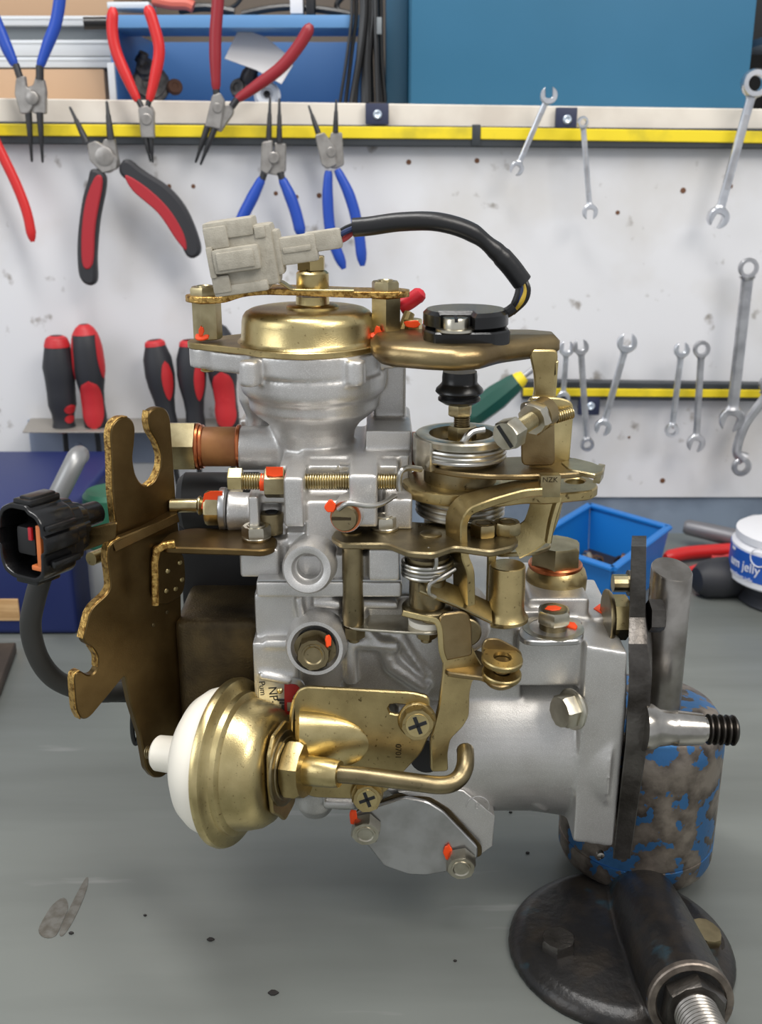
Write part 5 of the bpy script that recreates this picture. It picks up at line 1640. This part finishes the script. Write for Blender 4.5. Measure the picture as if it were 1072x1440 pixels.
for nm, dz, r in (('fork_ring', 0, 29), ('fork_ring', -.0078, 28)):
    bm = new_bm(); ring_lathe(bm, cF + AZ * dz, tF, [(0, 13 * sF), (0, (r - 1) * sF), (.0006, r * sF), (.0024, r * sF), (.0030, (r - 1.5) * sF), (.0030, 13 * sF)], 36); part(nm, bm, 'gold')
bm = new_bm(); lathe(bm, cF - AZ * .005, AZ, [(0, 11 * sF), (.006, 11 * sF)], 20); part('fork_pin', bm, 'golddark')
bm = new_bm(); w = [P(x, y, -.058) for x, y in [(679, 934), (678, 908), (684, 898), (702, 898), (730, 913), (735, 920), (735, 934)]]
plate(bm, fillet(w, .002, 3), V((.1, -1, .25)).normalized(), .0024, .0006); part('fork_lip', bm, 'golddark')
# dark shaft end behind the lever
bm = new_bm(); lathe(bm, P(655, 885, -.048), (0, -1, .0), [(0, 22 * sF), (.004, 22 * sF), (.0045, 20 * sF), (.0045, 0)], 28); part('shaft_end', bm, 'olive')
bm = new_bm(); lathe(bm, P(600, 1062, -.050), nV, [(0, .0085), (.003, .0085)], 24); part('lever_pivot', bm, 'darkbox')

# ------------------------------------------------------------------ diamond timing cover
nD = V((0, -1, .10)).normalized(); oD = P(580, 1170, -.046)
def D(px, py, off=0): return PP(px, py, oD + nD * off, nD)
dm = [(496, 1150), (504, 1143), (562, 1124), (572, 1122), (602, 1128), (624, 1142), (672, 1192), (672, 1206), (664, 1216), (640, 1224), (600, 1231), (575, 1230), (540, 1218), (520, 1192), (499, 1168)]
bm = new_bm(); plate(bm, fillet([D(x, y) for x, y in dm], .002, 3), nD, .0032, .0006); dc = part('timing_cover', bm, 'machined')
bm = new_bm(); plate(bm, fillet([D(x, y, -.0036) for x, y in [(500, 1140), (560, 1116), (605, 1120), (632, 1138), (678, 1190), (678, 1204), (600, 1225), (520, 1190)]], .002, 3), nD, .0012, .0003); part('gasket', bm, 'castdark')
for px, py, bx, by in ((515, 1160, 497, 1150), (648, 1208, 630, 1200)):
    c = D(px, py, .0001)
    a = V((-.03, -1, -.12)).normalized()
    bo = bolt('cover_bolt', c, a, .0075, 22.5 * sa, 'zinc', .25, recess=15 * sa)
    blob(bx, by, -.048, 6, 11, bo)
bm = new_bm(); pprism(bm, [(560, 1114), (625, 1108), (652, 1112), (696, 1148), (693, 1190), (676, 1202), (640, 1166), (606, 1130)], -.0405, -.030); part('lug', bm, 'cast')
me = text_mesh('8', .0062, P(672, 1134, -.0407), AX, AZ, .0003); finish_mesh('cast_figure', me, 'cast', pump)
bm = new_bm(); cc = P(672, 1134, -.0406); path = [cc + V((math.cos(t) * .0062, 0, math.sin(t) * .0062)) for t in [math.radians(d) for d in range(-20, 190, 12)]]
tube(bm, path, .0004, 6); part('cast_ring', bm, 'cast')

# ------------------------------------------------------------------ name plate
nN = V((0, -1, 0)); Yn = -.0475
bm = new_bm(); plate(bm, fillet([P(x, y, Yn) for x, y in [(363, 944), (424, 956), (430, 964), (430, 1050), (363, 1050)]], .002, 3), nN, .0018, .0005); npl = part('name_plate', bm, 'machined')
bm = new_bm(); plate(bm, fillet([P(x, y, Yn - .0004) for x, y in [(400, 961), (417, 963), (422, 968), (418, 973), (412, 980), (412, 1006), (400, 1004)]], .0006, 2), nN, .0004, .0001); finish('red_field', bm, 'redlabel', npl)
bm = new_bm(); lathe(bm, P(394, 971, Yn), nN, [(0, 4.6 * sa), (.0008, 4.2 * sa), (.0014, 2.5 * sa), (.0015, 0)], 16); finish('rivet', bm, 'goldbright', npl)
me = text_mesh('NP-', .0062, P(384, 978, Yn - .0001), V((.08, 0, -1)), V((1, 0, .08)), .00012); finish_mesh('lettering', me, 'ink', npl)
me = text_mesh('Pum', .0046, P(369, 968, Yn - .0001), V((.08, 0, -1)), V((1, 0, .08)), .00012); finish_mesh('lettering', me, 'ink', npl)
for x0, y0, w_, h_ in ((390, 984, 10, 2), (393, 988, 7, 2), (396, 992, 4, 8), (404, 988, 6, 12)):
    bm = new_bm(); pbox(bm, x0, y0, x0 + w_, y0 + h_, Yn - .0007, Yn + .0002, 0); finish('printed_mark', bm, 'ink' if x0 < 400 else 'machined', npl)
# cast emblem on the cover: small raised strokes
for k, (x, y, w_, h_) in enumerate([(478, 650, 16, 3), (474, 655, 3, 6), (492, 652, 3, 6), (482, 657, 10, 3), (468, 660, 4, 3), (496, 660, 4, 3), (478, 663, 14, 3)]):
    bm = new_bm(); pbox(bm, x, y, x + w_, y + h_, -.0204, -.019, 0); part('cast_emblem', bm, 'cast')

# bolt on the side of the housing near the flange, and the tiny pin under the flange
a = V((-.9, -.5, .05)).normalized(); c = P(806, 997, -.045)
bm = new_bm(); lathe(bm, c, a, [(-.004, 20 * sa), (.000, 30 * sa), (.001, 30 * sa), (.0016, 27 * sa)], 30); part('washer', bm, 'zinc')
bm = new_bm(); hexprism(bm, c + a * .0014, a, .0075, 25 * sa, .3, .12); part('drain_bolt', bm, 'zinc', None, 30)
# ================================================================== SWIVEL VISE holding the pump
bc_ = PZ(872, 1336, 0.0)
vise = thing('swivel_vise', 'worn blue painted cast iron swivel vise bolted to the bench under the pump', 'vise', (bc_.x, bc_.y, 0))
def vpart(name, bm, m, parent=None, ang=35, label=None):
    o = finish(name, bm, m, parent or vise, ang)
    if label: o['label'] = label
    return o
# base: round foot, hub dome and the clamp barrel running towards the viewer, one casting
hb = new_bm()
Rb = .0605
lathe(hb, (bc_.x, bc_.y, 0), AZ, [(0, Rb), (.003, Rb), (.007, Rb * .95), (.010, Rb * .86), (.011, .03)], 64)
yb_ = P(893, 1180, .0)
Yc_ = .016
xc = P(893, 1170, Yc_).x
zc0 = P(893, 1190, Yc_).z
lathe(hb, (xc, Yc_ + .004, .002), AZ, [(0, .036), (.008, .030), (.016, .027), (.030, .026)], 40)
b0_ = V((xc - .005, -.010, .006)); b1_ = P(972, 1410, -.125)
da = (b1_ - b0_).normalized()
lb = (b1_ - b0_).length
lathe(hb, b0_, da, [(-.004, .016), (0, .018), (lb * .4, .020), (lb, .0205)], 40)
pm = remesh(hb, .0014, 9)
finish_mesh('foot', pm, 'visebase', vise, None)
# bright rim, nut and threaded stud of the clamp
sv = S(965, 1395, -.12)
bm = new_bm(); ring_lathe(bm, b1_, da, [(0, .0165), (.0006, .0172), (.0006, .0200), (0, .0207), (-.003, .0207), (-.003, .0165)], 40); lab(vpart('barrel_rim', bm, 'vise'), 'rim worn to bare metal')
bm = new_bm(); hexprism(bm, b1_ - da * .002, da, .011, .0158, .4, .1); vpart('clamp_nut', bm, 'steeldark', None, 30)
bm = new_bm(); lathe(bm, b1_ + da * .008, da, thread_prof(0, .035, .0105, .0024), 28); vpart('clamp_stud', bm, 'steelpost')
# bench bolts
for px, py, m_, tilt in ((785, 1335, 'steeldark', (0, 0, 1)), (987, 1322, 'olive', (.25, -.1, 1))):
    p = PZ(px, py, .009)
    bm = new_bm(); ring_lathe(bm, p - AZ * .0005, AZ, [(0, .0098), (.0012, .0102), (.0012, .0118), (0, .0122)], 28); vpart('counterbore_rim', bm, 'visebase')
    bm = new_bm(); hexprism(bm, p, tilt, .0075, .0094, .3, .12); vpart('bench_bolt', bm, m_, None, 30)
# upper swivel cylinder
rc = 106 * S(893, 1170, Yc_)
ztopc = P(940, 985, Yc_ + .0).z
bm = new_bm()
H = ztopc - zc0
lathe(bm, (xc, Yc_, zc0), AZ, [(-.004, .010), (-.003, rc * .80), (.0, rc * .96), (.004, rc * .995), (.0135, rc), (.0138, rc * .985), (.0146, rc * .985), (.015, rc), (H * .78, rc), (H * .9, rc * .97), (H * .97, rc * .86), (H, rc * .66), (H + .001, 0)], 72)
vpart('swivel_body', bm, 'vise', None, 50)
bm = new_bm(); p = P(845, 1203, -.043); 
lathe(bm, p, (0, -1, 0), [(-.002, .0022), (.0006, .0020), (.0010, .0012), (.0011, 0)], 14); vpart('rivet_pin', bm, 'steelbright')
# upright post behind the plate
Yo = .004
bm = new_bm()
x_, so_ = P(938, 880, Yo).x, S(938, 880, Yo)
zt_ = P(938, 800, Yo).z; zb_ = P(938, 975, Yo).z
lathe(bm, (x_, Yo, zb_ - .01), AZ, [(0, 30 * so_), (.012, 29 * so_), (zt_ - zb_ + .009, 28.5 * so_), (zt_ - zb_ + .010, 27 * so_), (zt_ - zb_ + .010, 0)], 40)
# slant the top: push verts down on the left/front side a little
for v in bm.verts:
    if v.co.z > zt_ - .003:
        v.co.z += (v.co.x - x_) * -.10 + (v.co.y - Yo) * .25
vpart('upright_post', bm, 'steelpost')
# adapter plate between pump and vise, standing across the pump axis
lv = [(888, 909, 768, -.030), (885, 908, 868, -.030), (884, 912, 905, -.041), (885, 917, 955, -.046), (880, 911, 1045, -.049), (871, 899, 1125, -.047), (862, 887, 1207, -.044)]
rings = []
for xl_, xr_, py, Y in lv:
    a_, b_ = P(xl_, py, Y), P(xr_, py, Y)
    dv = V((.24, .97, 0)) * (.016 if py < 880 else .05)
    rings.append([a_, a_ + V((.0006, -.0004, 0)), b_ + V((-.0006, -.0004, 0)), b_, b_ + dv, a_ + dv])
bm = new_bm(); add_rings(bm, rings); ap_ = vpart('adapter_plate', bm, 'steeldark', None, 30)
# shaft stub with thread through the plate
Ys = -.047
sst = S(960, 1028, Ys)
def xx(px): return (px - 905) * sst
c = P(905, 1022, Ys)
aS = V((1, 0, -.045)).normalized()
bm = new_bm(); lathe(bm, c, aS, [(0, 34 * sst), (xx(916), 33 * sst), (xx(926), 27 * sst), (xx(945), 24 * sst), (xx(950), 25 * sst), (xx(952), 25 * sst), (xx(988), 22 * sst), (xx(988), 18 * sst), (xx(996), 17 * sst)], 40); shaft = vpart('drive_stub', bm, 'steelbright')
bm = new_bm(); lathe(bm, c, aS, thread_prof(xx(993), xx(1036), 21.5 * sst, .0031, .0016), 30); finish('thread', bm, 'blackthread', shaft)
# bolts through the upper part of the plate
c = P(912, 866, -.022)
bm = new_bm(); hexprism(bm, c, AX, .0075, 24 * sst, .3, .12); vpart('plate_bolt', bm, 'steeldark', None, 30)
c = P(852, 868, -.016)
bm = new_bm(); lathe(bm, c, AX, [(0, 40 * sst), (.0006, 41 * sst), (.0018, 40 * sst), (.003, 36 * sst)], 36)
vpart('flange_washer', bm, 'olive')
bm = new_bm(); hexprism(bm, c + AX * .002, AX, .0095, 33 * sst, .15, .08); vpart('flange_bolt', bm, 'goldbright', None, 30)
c = P(862, 820, .022)
bm = new_bm(); hexprism(bm, c, AX, .009, 14 * sst, .1, .05, n=14); vpart('knurled_stud', bm, 'zincgold', None, 20)
bm = new_bm(); lathe(bm, c + AX * .0085, AX, [(0, 20 * sst), (.0025, 20 * sst)], 24); vpart('stud_washer', bm, 'steeldark')
# ================================================================== THINGS ON THE BENCH BEHIND THE PUMP
M['binblue'] = mat('blue_plastic_bin', rgb(22, 112, 190), 0, .4)
M['caseblue'] = mat('dark_blue_case', rgb(24, 38, 92), 0, .5)
M['labelblue'] = mat('blue_jar_label', rgb(34, 84, 170), 0, .4)
M['jarwhite'] = mat('white_jar', rgb(224, 224, 228), 0, .4)
M['wood'] = mat('pale_wood', rgb(206, 168, 120), 0, .6, rgb(186, 146, 98), 40, .4, .6, stretch=(1, 8, 8))
M['darkwood'] = mat('dark_stained_wood', rgb(74, 64, 56), 0, .6, rgb(56, 48, 42), 20, .4, .6)
M['greenplastic'] = mat('green_plastic', rgb(32, 92, 68), 0, .45)
M['satinmetal'] = mat('satin_grey_tube', rgb(150, 150, 150), .6, .4)
M['greyhandle'] = mat('grey_tool_handle', rgb(128, 128, 132), .5, .45)
# blue parts bin, open, tilted towards the viewer with loose hardware
ZB = .058
k1, k2, k3 = PZ(830, 711, ZB), PZ(938, 742, ZB), PZ(862, 799, ZB)
k0 = k1 + k3 - k2
top_ = [k0, k1, k2, k3]
cb = (k0 + k2) / 2
t = thing('parts_bin', 'open bright blue plastic bin of loose hardware behind the pump', 'bin', (cb.x, cb.y, 0))
def inset(p, k, z): return V((cb.x + (p.x - cb.x) * k, cb.y + (p.y - cb.y) * k, z))
bot_ = [inset(p, .86, .001) for p in top_]
top_[3] = V((k3.x, k3.y, ZB * .80)) if False else k3
wth = .0028
bm = new_bm(); plate(bm, [inset(p, .85, .0022) for p in top_], AZ, .0018, .0003); finish('bin_floor', bm, 'binblue', t)
for i in range(4):
    a, b, c, d = bot_[i], bot_[(i + 1) % 4], top_[(i + 1) % 4], top_[i]
    n = (b - a).cross(d - a).normalized()
    if n.dot(cb - a) < 0: n = -n
    bm = new_bm()
    pts = [a, b, c, d]
    plate(bm, pts, n, wth, .0005)
    finish('side_panel', bm, 'binblue', t)
    bm = new_bm(); sweep(bm, [d + (d - cb).normalized() * .002, c + (c - cb).normalized() * .002], rectprof(.008, .004, .001), up=AZ); finish('rim', bm, 'binblue', t)
# hardware in the bin: each a small bolt or nut of its own
M['hw1'] = mat('oily_hardware', rgb(70, 60, 52), .7, .45); M['hw2'] = mat('bright_hardware', rgb(176, 166, 152), .9, .35); M['hw3'] = mat('brown_hardware', rgb(112, 84, 60), .6, .45)
rh = random.Random(3)
bm = new_bm(); plate(bm, [inset(p, .82, .016) for p in top_], AZ, .013, .001)
o = finish('hardware_heap', bm, 'hw1'); tag(o, 'dark heap of oily screws filling the bottom of the blue bin', 'hardware'); o['kind'] = 'stuff'
for k in range(34):
    u, v = rh.uniform(.14, .86), rh.uniform(.14, .86)
    q = k0 + (k1 - k0) * u + (k3 - k0) * v
    q = inset(q, .78, .019 + rh.uniform(0, .008))
    d = V((rh.uniform(-1, 1), rh.uniform(-1, 1), rh.uniform(-.1, .35))).normalized()
    bm = new_bm()
    hexprism(bm, q, d, .0045, .0064, rh.random())
    lathe(bm, q, -d, [(0, .0031), (.014, .0031), (.015, .002)], 8)
    o = finish('loose_bolt', bm, rh.choice(['hw1', 'hw2', 'hw3', 'hw1']))
    tag(o, 'loose hex bolt lying in the heap inside the blue bin', 'bolt', 'loose bolts in the blue bin')
# red handled pliers lying on the bench
Yz = .30
t = thing('pliers', 'pliers with two red handles lying on the bench beside the jar', 'pliers', PZ(985, 785, .008))
for pts in ([(936, 784), (965, 778), (1000, 775), (1040, 772), (1080, 766)], [(968, 808), (990, 800), (1010, 793), (1050, 782), (1085, 772)]):
    bm = new_bm(); path = cr([PZ(x, y, .009) for x, y in pts], 5); n = len(path)
    sweep(bm, path, circ(1, 12), radii=[.004] + [.0072] * (n - 2) + [.005]); finish('handle', bm, 'redh', t)
bm = new_bm(); c = PZ(1086, 768, .006); lathe(bm, c, AZ, [(0, .014), (.008, .014), (.009, .011)], 20); finish('joint', bm, 'plier', t)
# grey slim tool in front of the upstand
a, b = P(962, 740, .57), P(1050, 760, .545)
a.z, b.z = max(a.z, .014), max(.012, b.z)
t = thing('ratchet_handle', 'grey metal tool handle lying along the back of the bench', 'tool', (a + b) / 2)
bm = new_bm(); d = b - a; L = d.length
lathe(bm, a, d, [(0, .006), (.004, .0085), (L * .5, .0095), (L * .9, .010), (L, .008)], 16); finish('handle', bm, 'greyhandle', t)
bm = new_bm(); lathe(bm, b, d, [(0, .009), (.02, .013), (.045, .013), (.05, .008)], 18); finish('head', bm, 'darkbox', t)
# black grip lying in front
a, b = PZ(985, 815, .018), PZ(1075, 806, .018)
bm = new_bm(); d = b - a; L = d.length
lathe(bm, a, d, [(-.006, 0.002), (-.004, .012), (.004, .018), (.02, .0205), (L * .8, .019), (L, .015)], 24)
t = thing('driver_grip', 'thick black rubber screwdriver grip lying left of the jar', 'screwdriver', (a + b) / 2)
finish('handle', bm, 'driverblack', t)
bm = new_bm(); obox(bm, PZ(1010, 785, .034), AX, AY, AZ, .012, .006, .004, .001); lab(finish('red_mark', bm, 'redh', t), 'small red mark')
# jar of petroleum jelly with a printed label
Yj = PZ(1072, 868, 0).y + .042
Rj = P(1100, 835, Yj).x - P(1024, 835, Yj).x
cj = V((P(1100, 835, Yj).x, Yj, 0))
zj0 = P(1072, 842, Yj - Rj).z; zj1 = P(1060, 748, Yj - Rj * .1).z
t = thing('jelly_jar', 'white plastic jar of petroleum jelly with a blue label at the right edge', 'jar', (cj.x, Yj, zj0))
Hj = zj1 - zj0
bm = new_bm(); lathe(bm, (cj.x, Yj, zj0), AZ, [(0, Rj * .96), (.002, Rj), (Hj * .22, Rj), (Hj * .74, Rj * .985), (Hj * .80, Rj * .93), (Hj * .83, Rj * .90), (Hj * .84, Rj * .93), (Hj * .99, Rj * .93), (Hj, Rj * .9), (Hj, 0)], 64)
finish('jar_body', bm, 'jarwhite', t)
Rl = Rj * 1.006
zl0, zl1 = zj0 + Hj * .16, zj0 + Hj * .70
bm = new_bm(); ring_lathe(bm, (cj.x, Yj, zl0), AZ, [(0, Rj * .98), (0, Rl), (zl1 - zl0, Rl * .992), (zl1 - zl0, Rj * .97)], 64); lb_ = finish('label', bm, 'labelblue', t)
def jt(body, size, px, py):
    # angle of the pixel column on the jar's front
    q = P(px, py, Yj - Rj * .75)
    a0 = math.asin(max(-1, min(1, (q.x - cj.x) / Rj)))
    me = text_mesh(body, size, (0, 0, 0), AX, AZ, .0003, 'LEFT', ((cj.x, Yj, q.z), Rl, a0))
    return finish_mesh('lettering', me, 'jarwhite', lb_)
jt('um jelly', .0130, 1027, 806); jt('petroleum jelly', .0056, 1027, 822); jt('ine', .0055, 1031, 789)
bm = new_bm()
q = P(1074, 792, Yj - Rj * .9); a0 = math.asin(max(-1, min(1, (q.x - cj.x) / Rj)))
path = []
for i in range(29):
    an = 2 * math.pi * i / 28
    aa = a0 + math.cos(an) * .0085 / Rj
    path.append(V((cj.x + Rl * 1.002 * math.sin(aa), Yj - Rl * 1.002 * math.cos(aa), q.z + math.sin(an) * .0085)))
tube(bm, path, .0006, 6); finish('round_badge', bm, 'jarwhite', lb_)
# what the jar stands on
bm = new_bm(); c = V((cj.x + .004, Yj, .0005)); lathe(bm, c, AZ, [(0, Rj * .86), (.002, Rj * .88), (zj0 * .4, Rj * .82), (zj0 * .45, Rj * .80), (zj0 - .001, Rj * .80)], 40)
tag(finish('rubber_puck', bm, 'driverblack'), 'black round rubber puck on the bench under the white jar', 'puck')
# chrome object above the jar
p = P(1064, 738, .54); p.z = max(p.z, .02)
bm = new_bm(); lathe(bm, (p.x, .54, .0005), AZ, [(0, .012), (.004, .013), (p.z, .013), (p.z + .006, .011), (p.z + .009, .006), (p.z + .009, 0)], 28)
tag(finish('chrome_socket', bm, 'chrome'), 'chrome socket standing on the bench behind the white jar', 'socket')
# ---- left side: blue case with its steel carry handle
yc_ = PZ(50, 893, 0).y
Yc0, Yc1 = yc_, yc_ + .20
xa, xb = P(-160, 800, Yc0).x, P(100, 800, Yc0).x
zc1 = P(50, 652, Yc1 - .05).z
t = thing('tool_case', 'dark blue plastic case on the bench behind the black connector', 'case', ((xa + xb) / 2, (Yc0 + Yc1) / 2, 0))
zm = zc1 * .80
bm = new_bm(); box(bm, xa, xb, Yc0, Yc1, .0005, zm, .005, 3); finish('case_body', bm, 'caseblue', t)
bm = new_bm(); box(bm, xa - .003, xb + .003, Yc0 - .003, Yc1, zm + .0005, zc1, .005, 3); finish('case_lid', bm, 'caseblue', t)
bm = new_bm(); box(bm, xa, P(27, 855, Yc0).x, Yc0 - .0015, Yc0 + .002, P(10, 872, Yc0).z, P(10, 842, Yc0).z, .0004); lab(finish('label_strip', bm, 'wood', t), 'tan label strip')
yh = Yc0 - .018
bm = new_bm(); tube(bm, cr([P(50, 760, Yc0 - .004), P(54, 748, yh), P(66, 726, yh - .006), P(84, 692, yh - .006), P(100, 660, yh), P(108, 644, yh + .008), P(112, 640, Yc0 + .004)], 6), 14 * S(80, 700, yh), 18)
lab(finish('carry_handle', bm, 'satinmetal', t), 'grey steel tube carry handle')
# green capped can
Yg_ = PZ(150, 905, 0).y + .03
xg = P(158, 720, Yg_).x; sg_ = S(150, 720, Yg_)
zg1 = P(158, 692, Yg_).z; zgm = P(158, 760, Yg_).z
t = thing('spray_can', 'grey can with a dark green cap behind the gold hook bracket', 'can', (xg, Yg_, 0))
bm = new_bm(); lathe(bm, (xg, Yg_, .0005), AZ, [(0, 38 * sg_), (.002, 40 * sg_), (zgm - .006, 40 * sg_), (zgm, 36 * sg_)], 36); finish('can_body', bm, 'satinmetal', t)
bm = new_bm(); lathe(bm, (xg, Yg_, zgm - .002), AZ, [(0, 39 * sg_), (.003, 41 * sg_), (zg1 - zgm, 39 * sg_), (zg1 - zgm + .004, 34 * sg_), (zg1 - zgm + .004, 0)], 36); finish('cap', bm, 'greenplastic', t)
# dark wooden board at the left edge of the bench
bm = new_bm(); w = [PZ(x, y, .010) for x, y in [(-60, 905), (22, 903), (0, 962), (-60, 1060)]]
plate(bm, w, AZ, .0095, .001); tag(finish('wooden_board', bm, 'darkwood'), 'dark stained wooden board at the left edge of the bench', 'board')
# stains on the bench surface
M['stain'] = mat('oil_stain', rgb(84, 79, 70), .1, .5, rgb(108, 106, 100), 150, .35, .6)
M['grit'] = mat('black_grit', rgb(34, 30, 28), 0, .6)
for pts in ([(74, 1272), (90, 1262), (96, 1276), (88, 1296), (78, 1316), (62, 1318), (54, 1308), (62, 1290)], [(100, 1272), (118, 1238), (124, 1234), (122, 1250), (112, 1276), (100, 1300), (88, 1316), (84, 1308)]):
    bm = new_bm(); plate(bm, cr([PZ(x, y, .0003) for x, y in pts], 3, True), AZ, .0003, .00005); structure(finish('trim_3', bm, 'stain'))
for lb, x, y, r in (('largest black speck of grit near the bottom edge, below the actuator', 384, 1397, .0024), ('flat black speck of grit on the bench below the white dome', 296, 1322, .0018), ('tiny grit speck left of the white dome shadow', 204, 1288, .0008),
                    ('dark speck on the long oil stain at lower left', 100, 1313, .0012), ('pinhead speck right of the pump lug', 718, 1143, .001), ('pinhead speck just left of the vise foot rim', 742, 1200, .001), ('pinhead speck below the bolted diamond cover', 640, 1352, .0008)):
    bm = new_bm(); q = PZ(x, y, 0); plate(bm, [q + V((math.cos(a) * r * k, math.sin(a) * r * .8, .001)) for a, k in ((0, 1.3), (1, .8), (2, 1), (3.2, 1.1), (4.2, .7), (5.2, 1))], AZ, .001, .0001)
    o = finish('grit_speck', bm, 'grit'); tag(o, lb, 'speck', 'specks of grit on the bench')
